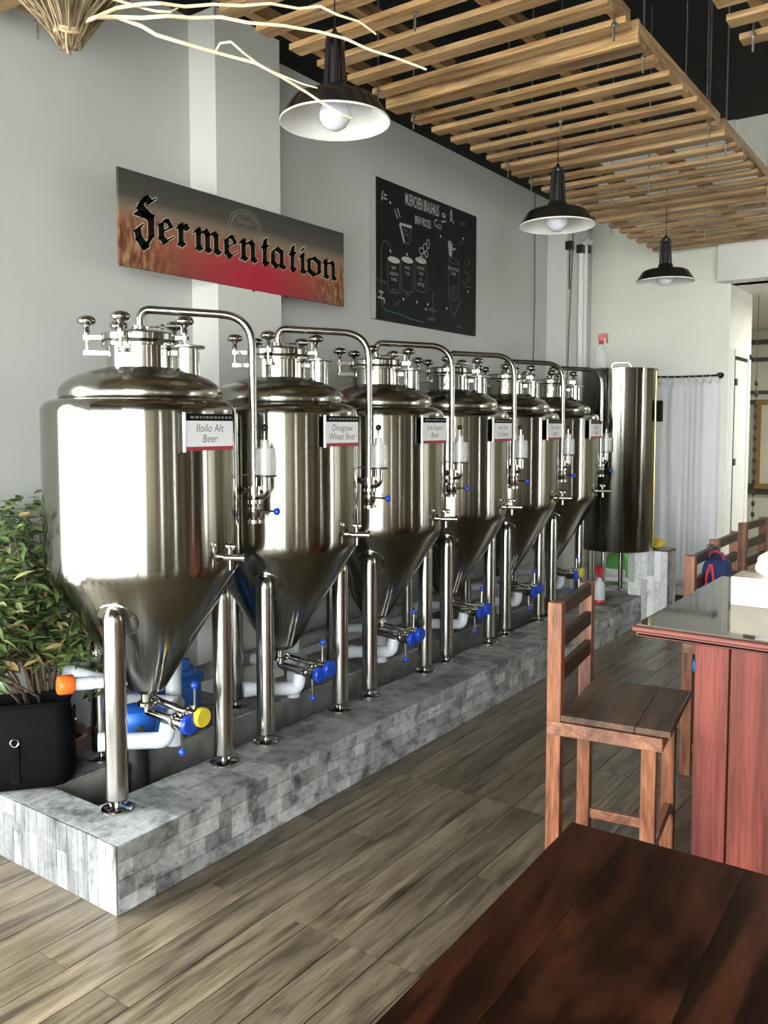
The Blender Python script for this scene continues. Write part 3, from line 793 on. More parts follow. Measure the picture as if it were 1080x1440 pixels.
tag(MB().tube([(-2.62, 6.78, 0.29), (-2.40, 6.80, 0.29), (-2.28, 6.82, 0.29)], 0.022, 12).cyl((-2.62, 6.78, 0.27), (-2.62, 6.78, 0.229), 0.02, n=12).cyl((-2.32, 6.82, 0.27), (-2.32, 6.82, 0.229), 0.02, n=12)
    .build('floor_pipe', M_whitep), 'short white horizontal pipe low under the tall kettle', 'pipe')


def spray_bottle(name, label, loc, rz, base_red):
    t0 = thing(name, label, 'spray bottle', loc, rz, 'spray bottles with red trigger heads')
    m_b = clear_plastic('milky_plastic', (0.82, 0.85, 0.88), 0.25, 0.72 if base_red else 0.32)
    MB().lathe([(0.040, 0.0), (0.043, 0.006), (0.043, 0.120), (0.040, 0.140), (0.030, 0.160), (0.018, 0.178), (0.014, 0.190), (0.014, 0.20)], 24).build('bottle', m_b, t0)
    if base_red: MB().lathe([(0.041, -0.0), (0.0445, 0.002), (0.0445, 0.020), (0.043, 0.022)], 24).build('base_ring', M_red, t0)
    MB().lathe([(0.018, 0.192), (0.019, 0.195), (0.019, 0.215), (0.012, 0.222)], 16).build('collar', M_red, t0)
    b = MB().prism([(-0.020, 0.218), (0.014, 0.218), (0.020, 0.240), (0.050, 0.258), (0.050, 0.272), (0.010, 0.276), (-0.024, 0.262)], -0.012, 0.012, Matrix(((1, 0, 0, 0), (0, 0, 1, 0), (0, 1, 0, 0), (0, 0, 0, 1))))
    hd = b.build('trigger_head', M_red, t0, smooth=False, bevel=0.003)
    MB().tube([(0.036, 0, 0.250), (0.044, 0, 0.235), (0.040, 0, 0.215), (0.048, 0, 0.200)], 0.005, 8).build('trigger', M_red, hd)
    return t0


M_red = plain('red_plastic', (0.50, 0.018, 0.02), 0.35, var=0.05)
spray_bottle('spray_bottle', 'spray bottle with red base standing on plinth below the tall kettle', (-2.372, 6.10, ZP), 2.6, True)
spray_bottle('spray_bottle', 'clear spray bottle standing up high on top of the tall kettle', (-2.49, 6.36, ZP + 1.764), 0.4, False)
rng = random.Random(4)
tag(MB().sph((-2.135, 6.64, 0.635), 0.085, 20, 12, (1.0, 0.75, 0.48), jit=0.13, rng=rng).build('yellow_cloth', plain('yellow_cloth', (0.62, 0.48, 0.06), 0.8, var=0.2), ang=80),
    'crumpled yellow cloth lying on top of the white-tiled block', 'cloth')


# ================================================================== curtain on the end wall
rd = thing('curtain_rod', 'thin dark rod carrying the white curtain on end wall', 'rod', (0, 0, 0))
MB().tube([(-2.58, 7.82, 2.005), (-2.3, 7.82, 1.998), (-1.98, 7.82, 2.0)], 0.009, 10).build('rod', M_lampb, rd)
for x in (-2.58, -1.985):
    MB().cyl((x, 7.82, 2.003), (x, 7.899, 2.003), 0.008, n=8).cyl((x, 7.885, 2.003), (x, 7.899, 2.003), 0.028, n=14).sph((x, 7.82, 2.003), 0.02, 12, 8).build('bracket', M_lampb, rd)
M_curt = plain('curtain_cloth', (0.84, 0.85, 0.88), 0.8, var=0.02, scale=6)
M_curt.node_tree.nodes['Principled BSDF'].inputs['Transmission Weight'].default_value = 0.0
vs = []; fs = []; nx, nz = 90, 24
for j in range(nz + 1):
    z = 1.975 - j * (1.975 - 0.10) / nz
    for i in range(nx + 1):
        u = i / nx
        x = -2.56 + u * 0.585 - 0.02 * (j / nz) * (u - 0.5)
        amp = 0.008 + 0.022 * (0.3 + 0.7 * math.sin(u * 3.1) ** 2) * min(1, 0.35 + j / nz)
        y = 7.835 + 0.5 * amp * math.sin(u * 24 + 3.0 * math.sin(u * 5) + 0.5 * math.sin(j * 0.25)) + 0.2 * amp * math.sin(u * 61 + 1.5 * math.sin(u * 11)) * (1 - 0.6 * j / nz) + 0.006 * math.sin(u * 13 + j * 0.2)
        zz = z - (0.018 * (1 - math.cos(u * 2 * PI * 9)) if j == 0 else 0)
        vs.append((x, y, zz))
for j in range(nz):
    for i in range(nx):
        a = j * (nx + 1) + i; fs.append((a, a + 1, a + nx + 2, a + nx + 1))
cu = thing('curtain', 'long white cloth curtain hanging from rod beside the tall kettle', 'curtain', (0, 0, 0))
o = MB().add(vs, fs).build('cloth', M_curt, cu, ang=180)
sm = o.modifiers.new('thick', 'SOLIDIFY'); sm.thickness = 0.003
for k in range(10):
    x = -2.55 + k * 0.0625
    MB().tube([(x + 0.0, 7.82 + 0.015 * math.cos(s), 1.996 + 0.019 * math.sin(s)) for s in [i * PI / 8 for i in range(17)]], 0.0028, 6).build('ring', M_whitep, cu)
t0 = thing('wall_speaker', 'small black horn speaker on wall at left end of curtain rod', 'speaker', (-2.60, 7.80, 1.96))
MB().cyl((0.0, 0.1, 0.0), (0, 0.02, 0.0), 0.012, n=10).build('bracket', M_lampb, t0)
MB().lathe([(0.02, 0), (0.022, 0.03), (0.05, 0.08), (0.052, 0.085), (0.046, 0.084), (0.02, 0.05), (0, 0.048)], 20, M=Matrix.Translation((0, 0.03, 0)) @ Matrix.Rotation(math.radians(68), 4, 'X') @ Matrix.Rotation(0.35, 4, 'Y')).build('horn', M_lampb, t0)


# ================================================================== banner with blackletter word
M_sign, nt, bs = nmat('banner_print'); L = nt.links.new
tc = N(nt, 'ShaderNodeTexCoord'); sp = N(nt, 'ShaderNodeSeparateXYZ'); L(tc.outputs['Object'], sp.inputs[0])
mr = N(nt, 'ShaderNodeMapRange'); mr.inputs[1].default_value = 0.0; mr.inputs[2].default_value = 0.405; L(sp.outputs['Z'], mr.inputs[0])
base = ramp(nt, [(0.0, (0.20, 0.065, 0.04)), (0.28, (0.33, 0.09, 0.06)), (0.5, (0.29, 0.14, 0.09)), (0.62, (0.23, 0.18, 0.13)), (0.74, (0.085, 0.078, 0.066)), (1.0, (0.055, 0.06, 0.055))]); L(mr.outputs[0], base.inputs[0])
# red glow of print in the lower middle
vd = N(nt, 'ShaderNodeVectorMath', operation='SUBTRACT'); vd.inputs[1].default_value = (0, 0.82, 0.05); L(tc.outputs['Object'], vd.inputs[0])
vm = N(nt, 'ShaderNodeVectorMath', operation='MULTIPLY'); vm.inputs[1].default_value = (0, 1.9, 5.5); L(vd.outputs[0], vm.inputs[0])
vl = N(nt, 'ShaderNodeVectorMath', operation='LENGTH'); L(vm.outputs[0], vl.inputs[0])
rr = ramp(nt, [(0.25, (1, 1, 1)), (1.0, (0, 0, 0))]); L(vl.outputs['Value'], rr.inputs[0])
mx = N(nt, 'ShaderNodeMix', data_type='RGBA'); mx.inputs[7].default_value = (0.42, 0.028, 0.055, 1); L(rr.outputs[0], mx.inputs[0]); L(base.outputs[0], mx.inputs[6])
# grain heads at both lower ends
mp = N(nt, 'ShaderNodeMapping'); mp.inputs['Scale'].default_value = (1, 38, 16); L(tc.outputs['Object'], mp.inputs[0])
no = N(nt, 'ShaderNodeTexNoise'); no.inputs['Scale'].default_value = 1.0; no.inputs['Detail'].default_value = 5; L(mp.outputs[0], no.inputs['Vector'])
gr = ramp(nt, [(0.42, (0.10, 0.045, 0.03)), (0.58, (0.36, 0.20, 0.09)), (0.75, (0.50, 0.36, 0.20))]); L(no.outputs['Fac'], gr.inputs[0])
ab = N(nt, 'ShaderNodeMath', operation='SUBTRACT'); ab.inputs[1].default_value = 0.76; L(sp.outputs['Y'], ab.inputs[0])
ab2 = N(nt, 'ShaderNodeMath', operation='ABSOLUTE'); L(ab.outputs[0], ab2.inputs[0])
em = ramp(nt, [(0.42, (0, 0, 0)), (0.74, (1, 1, 1))]); L(ab2.outputs[0], em.inputs[0])
hm = ramp(nt, [(0.35, (0.9, 0.9, 0.9)), (0.62, (0, 0, 0))]); L(mr.outputs[0], hm.inputs[0])
mm = N(nt, 'ShaderNodeMath', operation='MULTIPLY'); L(em.outputs[0], mm.inputs[0]); L(hm.outputs[0], mm.inputs[1])
mx2 = N(nt, 'ShaderNodeMix', data_type='RGBA'); L(mm.outputs[0], mx2.inputs[0]); L(mx.outputs[2], mx2.inputs[6]); L(gr.outputs[0], mx2.inputs[7])
L(mx2.outputs[2], bs.inputs['Base Color']); bs.inputs['Roughness'].default_value = 0.6; bs.inputs['Specular IOR Level'].default_value = 0.15

sg = thing('banner_sign', 'long printed banner reading Fermentation in blackletter across the pilaster', 'sign', (-3.018, 2.297, 2.226))
MB().box(0, 0.014, 0, 1.512, 0, 0.404).build('board', M_sign, sg, smooth=False)
# two small screws stick out below
MB().cyl((0.007, 0.80, -0.008), (0.007, 0.80, 0.001), 0.006, n=8).build('clip', M_blackp, sg); MB().cyl((0.007, 1.04, -0.008), (0.007, 1.04, 0.001), 0.006, n=8).build('clip', M_blackp, sg)
MB().box(0, 0.001, 0.0, 0.001, 0, 0.001)

GL = {
    'n': [[(0.0, .84), (.14, .97), (.16, .90), (.16, .14), (.06, .08)], [(.16, .14), (.30, .03)], [(.20, .80), (.52, .98), (.64, .86), (.64, .14), (.80, .03)]],
    'm': [[(0.0, .84), (.14, .97), (.16, .90), (.16, .14), (.28, .03)], [(.20, .80), (.46, .98), (.56, .86), (.56, .14), (.68, .03)], [(.60, .80), (.86, .98), (.96, .86), (.96, .14), (1.12, .03)]],
    'e': [[(.34, 1.0), (.10, .80), (.10, .20), (.32, .02), (.68, .26)], [.62, (.30, 1.02), (.46, 1.0), (.66, .78)], [.42, (.66, .76), (.16, .46)]],
    'r': [[(0.0, .84), (.14, .97), (.16, .90), (.16, .14), (.06, .08)], [(.16, .14), (.32, .03)], [(.20, .80), (.44, .98), (.60, .84)]],
    't': [[(.30, 1.34), (.22, 1.10), (.20, .16), (.36, .03), (.50, .14)], [(0.0, .90), (.46, .97)]],
    'a': [[(.10, .80), (.34, .98), (.60, .86), (.60, .14), (.78, .03)], [(.12, .72), (.12, .22), (.32, .05), (.58, .30)]],
    'i': [[(0.0, .84), (.14, .97), (.16, .90), (.16, .14), (.32, .03)], [(.15, 1.24), (.24, 1.38)]],
    'o': [[(.36, .98), (.13, .80), (.13, .22), (.38, .03), (.62, .22), (.62, .78), (.36, .98)]],
    'F': [[(.32, 1.50), (.60, 1.82), (.80, 1.66), (1.02, 1.80)], [(.52, 1.74), (.30, 1.36), (.55, 1.16), (.86, .96)], [(.10, 1.06), (.50, 1.02), (.86, .98), (.86, .10), (.52, -.42), (.20, -.06), (.14, .30), (.30, .48)], [(.44, -.30), (.60, -.46)]],
}
WORD = [('F', 2.372, 2.492), ('e', 2.505, 2.588), ('r', 2.602, 2.680), ('m', 2.698, 2.876), ('e', 2.896, 2.980), ('n', 2.988, 3.118),
        ('t', 3.140, 3.206), ('a', 3.214, 3.330), ('t', 3.346, 3.412), ('i', 3.424, 3.488), ('o', 3.496, 3.604), ('n', 3.614, 3.746)]


def hull(pts):
    pts = sorted(set(pts)); H = []
    for seq in (pts, pts[::-1]):
        h = []
        for p in seq:
            while len(h) > 1 and (h[-1][0] - h[-2][0]) * (p[1] - h[-2][1]) - (h[-1][1] - h[-2][1]) * (p[0] - h[-2][0]) <= 0: h.pop()
            h.append(p)
        H += h[:-1]
    return H


xh, base_z = 0.106, 2.357
for layer, (grow, mat, w) in enumerate((((0.0068), plain('letter_outline', (0.62, 0.56, 0.42), 0.8, spec=0.1), 0.0148), ((0.0032), plain('letter_black', (0.008, 0.009, 0.007), 0.9, spec=0.05), 0.0156))):
    for ch, ya, yb in WORD:
        st = GL[ch]; allx = [p[0] for s in st for p in s if not isinstance(p, float)]; x0, x1 = min(allx), max(allx)
        nx_, ny_ = 0.0122, 0.0080
        if ch == 'F': nx_, ny_ = 0.0140, 0.010
        sx = (yb - ya - 2 * nx_) / (x1 - x0)
        b = MB()
        for s in st:
            nk = s[0] if isinstance(s[0], float) else 1.0
            if nk != 1.0: s = s[1:]
            P = [(ya + nx_ + (p[0] - x0) * sx - 2.297, base_z - 2.226 + p[1] * (xh - 0.012) + 0.004) for p in s]
            for p, q_ in zip(P[:-1], P[1:]):
                pts = []
                for c in (p, q_):
                    for sx_ in (-1, 1):
                        cx, cy = c[0] + sx_ * nx_ * nk, c[1] + sx_ * ny_ * nk
                        pts += [(round(cx, 5), round(cy, 5))] if not grow else [(round(cx + grow * math.cos(a), 5), round(cy + grow * math.sin(a), 5)) for a in [k * PI / 4 for k in range(8)]]
                h = hull(pts)
                b.add([(w, x, y) for x, y in h], [tuple(range(len(h)))])
        me = bpy.data.meshes.new('letter'); me.from_pydata(b.v, [], b.f); me.materials.append(mat)
        put('letter_outline' if layer == 0 else 'letter', me, sg)
# faint round emblem
b = MB(); cy, cz = 3.037 - 2.297, 2.512 - 2.226
for r in (0.118, 0.112, 0.078):
    n = 48
    vs = [(0.0143, cy + rr_ * math.cos(2 * PI * k / n), cz + rr_ * 0.78 * math.sin(2 * PI * k / n)) for rr_ in (r, r - 0.0022) for k in range(n)]
    b.add(vs, [(k, (k + 1) % n, n + (k + 1) % n, n + k) for k in range(n)])
rng = random.Random(9)
for k in range(26):
    a = PI * (0.02 + 0.96 * k / 25); rm = 0.095
    y_, z_ = cy + rm * math.cos(a), cz + rm * 0.78 * math.sin(a)
    h = rng.uniform(0.006, 0.010)
    b.box(0.0142, 0.0144, y_ - 0.002, y_ + 0.002, z_ - h, z_ + h)
for k in range(9): b.box(0.0142, 0.0144, cy - 0.05 + k * 0.011, cy - 0.046 + k * 0.011, cz + 0.02, cz + 0.035 + 0.012 * rng.random())
me = bpy.data.meshes.new('emblem'); me.from_pydata(b.v, [], b.f); me.materials.append(plain('emblem_print', (0.20, 0.17, 0.14), 0.5))
put('emblem', me, sg)

# ================================================================== black brew-process board
bd = thing('brew_board', 'black chalk-style board with white drawings of the brewing process', 'board', (-3.198, 4.338, 2.225))
MB().box(0, 0.03, 0, 1.262, 0, 0.872).build('panel', plain('board_black', (0.010, 0.012, 0.011), 0.6, var=0.2, scale=5, spec=0.15), bd, smooth=False)
MB().box(0, 0.031, -0.012, 0.0, 0, 0.872).build('edge_strip', plain('board_edge', (0.42, 0.40, 0.40), 0.5), bd, smooth=False)
M_chalk = plain('chalk', (0.40, 0.41, 0.40), 0.7, var=0.3, scale=80)
M_chalkd = plain('faint_chalk', (0.11, 0.13, 0.12), 0.7, var=0.3, scale=80)
M_chalkt = plain('teal_chalk', (0.05, 0.15, 0.13), 0.7)
BW = 0.0312
tm = lambda s, size, y, z, mat=M_chalk, sx=1.0, bold=0.0: text_mesh(s, size, 'lettering', mat, sx, 0, parent=bd, bold=bold, M=Matrix.Translation((BW, y, z)) @ MX)
tm('MUENCHEN BRAUHAUS', 0.105, 0.530, 0.800, sx=0.365, bold=0.002)
tm('BREW PROCESS', 0.075, 0.535, 0.690, sx=0.375, bold=0.001)


def chalk(name, lines, w=0.006, mat=M_chalk):
    b = MB()
    for ln in lines:
        for p, q_ in zip(ln[:-1], ln[1:]):
            d = Vector((q_[0] - p[0], q_[1] - p[1])); n = Vector((-d.y, d.x)).normalized() * w / 2
            b.add([(BW - 0.0004, p[0] + n.x, p[1] + n.y), (BW - 0.0004, q_[0] + n.x, q_[1] + n.y), (BW - 0.0004, q_[0] - n.x, q_[1] - n.y), (BW - 0.0004, p[0] - n.x, p[1] - n.y)], [(0, 1, 2, 3)])
    me = bpy.data.meshes.new(name); me.from_pydata(b.v, [], b.f); me.materials.append(mat)
    return put(name, me, bd)


def ell(cy, cz, ry, rz, n=18, a0=0, a1=2 * PI): return [(cy + ry * math.cos(a0 + (a1 - a0) * k / n), cz + rz * math.sin(a0 + (a1 - a0) * k / n)) for k in range(n + 1)]


chalk('mill_drawing', [[(0.262, 0.630), (0.400, 0.635)], [(0.262, 0.630), (0.315, 0.520)]], 0.018)
chalk('mill_outline', [[(0.400, 0.635), (0.370, 0.520), (0.315, 0.520)]], 0.006, M_chalkd)
tm('MILL', 0.03, 0.333, 0.600, M_chalkd); tm('GRAIN', 0.024, 0.333, 0.572, M_chalkd)
for y, z, wd in ((0.196, 0.390, ('HOT', 'LIQUOR', 'TANK')), (0.350, 0.414, ('MASH', 'TUN')), (0.513, 0.436, ('LAUTER', 'TUN', '&', 'KETTLE'))):
    b = MB(); e_ = ell(y, z, 0.068, 0.020, 20)
    b.add([(BW - 0.0004, p[0], p[1]) for p in e_[:-1]], [tuple(range(20))])
    me = bpy.data.meshes.new('vat_lid'); me.from_pydata(b.v, [], b.f); me.materials.append(plain('vat_chalk', (0.48, 0.49, 0.48), 0.7)); put('vat_lid', me, bd)
    chalk('vat_outline', [[(y - 0.068, z), (y - 0.068, z - 0.19)] + ell(y, z - 0.19, 0.068, 0.018, 10, PI, 2 * PI) + [(y + 0.068, z)]], 0.004, M_chalkd)
    for k, s in enumerate(wd): tm(s, 0.030, y, z - 0.052 - 0.036 * k, M_chalk, 0.85)
chalk('hose_drawing', [[(0.17, 0.425), (0.15, 0.48), (0.11, 0.50), (0.07, 0.48), (0.055, 0.42), (0.055, 0.25), (0.06, 0.10), (0.10, 0.06), (0.25, 0.055), (0.40, 0.035), (0.55, 0.03)]], 0.005, M_chalkt)
tm('TO CHILL', 0.03, 0.06, 0.235, M_chalkt, 0.9)
chalk('tap_drawing', [[(0.02, 0.135), (0.09, 0.132), (0.09, 0.105)], [(0.055, 0.135), (0.055, 0.17)], [(0.03, 0.172), (0.08, 0.170)]], 0.012)
chalk('wheat_drawing', [[(0.06, 0.735), (0.075, 0.80)], [(0.085, 0.775), (0.115, 0.78)], [(0.075, 0.755), (0.12, 0.755)]], 0.010)
chalk('stick_drawing', [[(0.205, 0.71), (0.235, 0.66)], [(0.235, 0.725), (0.265, 0.672)]], 0.010)
chalk('hop_drawing', [ell(0.52, 0.50, 0.03, 0.022, 10), ell(0.565, 0.53, 0.026, 0.026, 10), ell(0.55, 0.47, 0.022, 0.026, 10), ell(0.60, 0.56, 0.018, 0.03, 10), ell(0.58, 0.49, 0.02, 0.02, 10), ell(0.51, 0.45, 0.018, 0.014, 8)], 0.007)
tm('C', 0.075, 0.700, 0.715); tm('O2', 0.05, 0.745, 0.700)
chalk('bubble_drawing', [ell(0.80, 0.79, 0.022, 0.012, 8), [(0.77, 0.74), (0.83, 0.755)], [(0.885, 0.79), (0.90, 0.85), (0.915, 0.80), (0.885, 0.765)], [(0.905, 0.785), (0.935, 0.76)]], 0.010)
chalk('glass_drawing', [[(0.865, 0.62), (0.88, 0.53), (0.905, 0.53), (0.915, 0.605), (0.89, 0.625), (0.865, 0.62)], [(0.88, 0.61), (0.895, 0.54)], [(0.895, 0.615), (0.9, 0.54)], [(0.925, 0.58), (0.96, 0.585)]], 0.014)
tm('FERMENTATION', 0.032, 0.935, 0.440, sx=0.62); tm('TANK', 0.032, 0.935, 0.408, sx=0.8)
chalk('tank_drawing', [[(0.87, 0.50), (0.87, 0.22), (0.94, 0.10), (1.01, 0.20), (1.01, 0.50)], ell(0.94, 0.27, 0.05, 0.05, 16), [(0.92, 0.245), (0.94, 0.30), (0.96, 0.245)], ell(0.94, 0.50, 0.07, 0.02, 14)], 0.004, M_chalkd)
chalk('pipe_drawing', [[(1.01, 0.62), (1.04, 0.66), (1.08, 0.64)], [(1.10, 0.52), (1.10, 0.44), (1.15, 0.44)], [(1.13, 0.56), (1.17, 0.52), (1.13, 0.50)], [(1.12, 0.36), (1.15, 0.42)], [(1.06, 0.38), (1.12, 0.34), (1.18, 0.345)], [(0.98, 0.16), (1.06, 0.25)]], 0.005, M_chalkd)
chalk('line_drawing', [[(0.66, 0.07), (0.66, 0.25)], [(0.20, 0.10), (0.26, 0.14)], [(0.60, 0.12), (0.65, 0.14), (0.69, 0.11)]], 0.004, M_chalkd)
tm('BARREL', 0.03, 0.65, 0.06, M_chalkd); tm('TASTING', 0.026, 0.66, 0.12, M_chalkd); tm('END', 0.03, 1.02, 0.045, M_chalkd); tm('YEAST', 0.03, 1.06, 0.78, M_chalkd); tm('120 L', 0.03, 0.20, 0.20, M_chalkd); tm('150 L', 0.03, 0.36, 0.19, M_chalkd)
b = MB()
for y, z in ((0.155, 0.742), (0.155, 0.440), (0.345, 0.450), (0.305, 0.155), (0.465, 0.155), (0.60, 0.155), (0.575, 0.12), (0.845, 0.155), (1.14, 0.31), (1.07, 0.68), (0.76, 0.64), (0.5, 0.43)):
    b.add([(BW - 0.0003, p[0], p[1]) for p in ell(y, z, 0.0075, 0.009, 10)[:-1]], [tuple(range(10))])
me = bpy.data.meshes.new('dots'); me.from_pydata(b.v, [], b.f); me.materials.append(plain('dot_chalk', (0.6, 0.6, 0.6), 0.7)); put('dots', me, bd)['kind'] = 'stuff'


# ================================================================== wooden slat rafts under the ceiling
ZR = 3.10


def raft(label, x0, x1, y0, n, pitch, z=ZR, bx=0.02, w=0.076, group='wooden slat rafts under the ceiling'):
    t0 = thing('slat_raft', label, 'ceiling raft', (x0, y0, z), 0, group)
    L_ = x1 - x0; D = (n - 1) * pitch + w
    rng = random.Random(int(y0 * 100) + n)
    sl = MB().box(0, L_, 0, w, 0, 0.024).mesh('slat', M_slat, smooth=False)
    for k in range(n):
        put('slat', sl, t0, (rng.uniform(-0.012, 0.012), k * pitch + rng.uniform(-0.006, 0.006), rng.uniform(0, 0.004)), (0, 0, rng.uniform(-0.006, 0.006)))
    bt = MB().box(0, 0.045, -0.01, D + 0.01, 0.0285, 0.085).mesh('batten', M_batten, smooth=False)
    for x in (bx, L_ * 0.30, L_ * 0.66, L_ - 0.05): put('batten', bt, t0, (x, 0, 0))
    eb = MB().box(0, L_, -0.035, -0.012, -0.005, 0.085).mesh('end_board', M_slat, smooth=False)
    put('end_board', eb, t0, (0, 0, 0))
    for x, y in ((0.06, 0.12), (L_ - 0.03, 0.12), (0.06, D - 0.1), (L_ - 0.03, D - 0.1), (L_ * 0.5, D * 0.5)):
        MB().cyl((x, y, -0.07), (x, y, ZC - z - 0.003), 0.0045, n=6).cyl((x, y, -0.012), (x, y, -0.002), 0.012, n=6).build('threaded_rod', M_rod, t0)
    return t0


raft('wooden slat raft hung directly above the nearest pendant lamp', -2.46, -1.235, 2.16, 7, 0.195, ZR + 0.02)
raft('wooden slat raft second from front, right behind the one above nearest lamp', -2.47, -1.225, 3.50, 7, 0.193)
raft('wooden slat raft third from front, above the middle pendant lamp', -2.48, -1.225, 4.85, 7, 0.200)
raft('wooden slat raft farthest from the camera, touching the end wall', -2.51, -1.30, 6.30, 7, 0.215)
raft('wooden slat raft at upper corner over the dried grass bundle', -3.09, -1.72, 0.55, 8, 0.205, ZR)
raft('wooden slat raft at upper right, apart from the row of rafts', -0.905, 0.4, 2.575, 7, 0.195, ZR + 0.02, 0.085)
for x, y, lb in ((-1.30, 4.36, 'bright steel rod from ceiling, nearer to the second slat raft'), (-1.24, 4.52, 'bright steel rod from ceiling, outer one beyond the raft corner')):
    tag(MB().cyl((x, y, ZR + 0.09), (x, y, ZC - 0.003), 0.008, n=8).build('ceiling_rod', M_chrome), lb, 'rod', 'bright rods by the right edge of rafts')


# ================================================================== pendant lamps
def make_lamp(label, loc):
    t0 = thing('pendant_lamp', label, 'lamp', loc, 0, 'black pendant lamps in a row')
    MB().lathe([(0.200, 0.0), (0.2015, 0.004), (0.196, 0.014), (0.178, 0.042), (0.164, 0.064), (0.154, 0.074), (0.140, 0.080), (0.100, 0.088), (0.056, 0.094), (0.052, 0.118), (0.046, 0.124), (0.0, 0.126)], 56, cap=False).build('shade', M_lampb, t0)
    MB().lathe([(0.2005, 0.001), (0.194, 0.013), (0.175, 0.041), (0.161, 0.062), (0.150, 0.071), (0.137, 0.076), (0.085, 0.084), (0.0, 0.087)], 56, cap=False).build('reflector', M_lampw, t0)
    MB().lathe([(0.2015, 0.004), (0.203, 0.001), (0.2025, -0.003), (0.199, -0.003), (0.1985, 0.002)], 56, cap=False).build('rim', M_lampw, t0)
    MB().lathe([(0, -0.030), (0.022, -0.027), (0.042, -0.014), (0.055, 0.006), (0.058, 0.025), (0.054, 0.045), (0.040, 0.066), (0.024, 0.080), (0.020, 0.09)], 28).build('bulb', M_bulb, t0)
    for k in range(6):
        a = k * PI / 3 + 0.3
        M_ = Matrix.Rotation(a, 4, 'Z')
        p0, p1 = M_ @ Vector((0.037, 0, 0.12)), M_ @ Vector((0.027, 0, 0.295))
        MB().tube([p0, p1], 0.0085, 8).build('neck_strut', M_lampb, t0)
    MB().lathe([(0.020, 0.12), (0.020, 0.23), (0.012, 0.25), (0.006, 0.30)], 16).build('socket', plain('socket_grey', (0.05, 0.045, 0.05), 0.25), t0)
    MB().lathe([(0.030, 0.285), (0.031, 0.29), (0.031, 0.304), (0.012, 0.314), (0.006, 0.33)], 20).build('neck_cap', M_lampb, t0)
    MB().cyl((0, 0, 0.32), (0, 0, ZC - loc[2] - 0.003), 0.0028, n=6).build('cord', M_blackp, t0)
    return t0


for lb, loc in (('nearest and largest looking black pendant lamp with white inside', (-2.0, 2.487, 2.660)), ('black pendant lamp in the middle of the row of three', (-1.970, 4.365, 2.637)),
                ('smallest looking black pendant lamp, farthest, in front of end wall', (-1.97, 6.235, 2.594))):
    make_lamp(lb, loc)


# ================================================================== dried bundle with twigs
M_dry = plain('dried_grass', (0.22, 0.165, 0.10), 0.9, var=0.4, scale=30)
M_twig = plain('pale_twig', (0.72, 0.62, 0.42), 0.7, var=0.15, scale=20)
t0 = thing('dried_grass_bundle', 'hanging bundle of dried grass with long bare pale twigs', 'dried bundle', (-1.80, 1.245, 2.46))
rng = random.Random(21)
b = MB()
for k in range(230):
    a = rng.uniform(0, 2 * PI); r = 0.026 * math.sqrt(rng.random()); R1 = rng.uniform(0.03, 0.17)
    if rng.random() < 0.4: a = rng.choice((0.7, 3.9)) + rng.uniform(-0.5, 0.5); R1 *= 1.2
    zt = rng.uniform(0.12, 0.26)
    p = [Vector((r * math.cos(a), r * math.sin(a), rng.uniform(-0.03, 0.02))), Vector((R1 * 0.5 * math.cos(a), R1 * 0.5 * math.sin(a), zt * 0.42)), Vector((R1 * math.cos(a), R1 * math.sin(a), zt))]
    b.tube(p, [0.0022, 0.0028, 0.0015], 4, cap=False)
o = b.build('grass_stems', M_dry, t0); o['kind'] = 'stuff'
b = MB()
for z in (0.005, 0.012): b.tube([(0.031 * math.cos(s), 0.031 * math.sin(s), z + 0.004 * math.sin(3 * s)) for s in [i * PI / 9 for i in range(19)]], 0.005, 6)
b.tube([(0.02, -0.02, 0.0), (0.022, -0.022, -0.03), (0.026, -0.02, -0.05)], 0.003, 6)
b.build('tie_cord', plain('jute', (0.40, 0.30, 0.18), 0.9), t0)
MB().cyl((0, 0, 0.2), (0, 0, ZR - 2.46 - 0.002), 0.004, n=6).build('hanging_cord', M_dry, t0)
TW = {'A': [(-1.733, 1.272, 2.499), (-1.711, 1.315, 2.53), (-1.653, 1.341, 2.533), (-1.616, 1.363, 2.533), (-1.599, 1.423, 2.544), (-1.555, 1.472, 2.556), (-1.488, 1.5, 2.545), (-1.439, 1.545, 2.554), (-1.408, 1.613, 2.56), (-1.362, 1.637, 2.562), (-1.318, 1.651, 2.535), (-1.29, 1.698, 2.53), (-1.276, 1.749, 2.515)],
      'B': [(-1.733, 1.272, 2.499), (-1.717, 1.32, 2.513), (-1.663, 1.348, 2.507), (-1.614, 1.381, 2.511), (-1.595, 1.441, 2.524), (-1.551, 1.492, 2.533), (-1.487, 1.522, 2.514), (-1.427, 1.581, 2.513), (-1.382, 1.661, 2.516), (-1.333, 1.697, 2.501), (-1.275, 1.722, 2.468), (-1.231, 1.781, 2.456), (-1.19, 1.845, 2.442)],
      'C': [(-1.717, 1.32, 2.513), (-1.686, 1.367, 2.501), (-1.653, 1.381, 2.478), (-1.614, 1.412, 2.464), (-1.592, 1.483, 2.464), (-1.564, 1.526, 2.458), (-1.499, 1.558, 2.435), (-1.463, 1.607, 2.411), (-1.443, 1.677, 2.392), (-1.403, 1.713, 2.359), (-1.363, 1.72, 2.334), (-1.353, 1.752, 2.33)],
      'D': [(-1.579, 1.50, 2.461), (-1.571, 1.509, 2.483), (-1.535, 1.51, 2.478), (-1.514, 1.525, 2.455), (-1.504, 1.588, 2.436), (-1.474, 1.632, 2.422), (-1.426, 1.645, 2.397), (-1.401, 1.673, 2.39)],
      'E': [(-1.78, 1.255, 2.60), (-1.71, 1.30, 2.545), (-1.673, 1.357, 2.536), (-1.637, 1.369, 2.523), (-1.606, 1.385, 2.519), (-1.611, 1.412, 2.54)]}
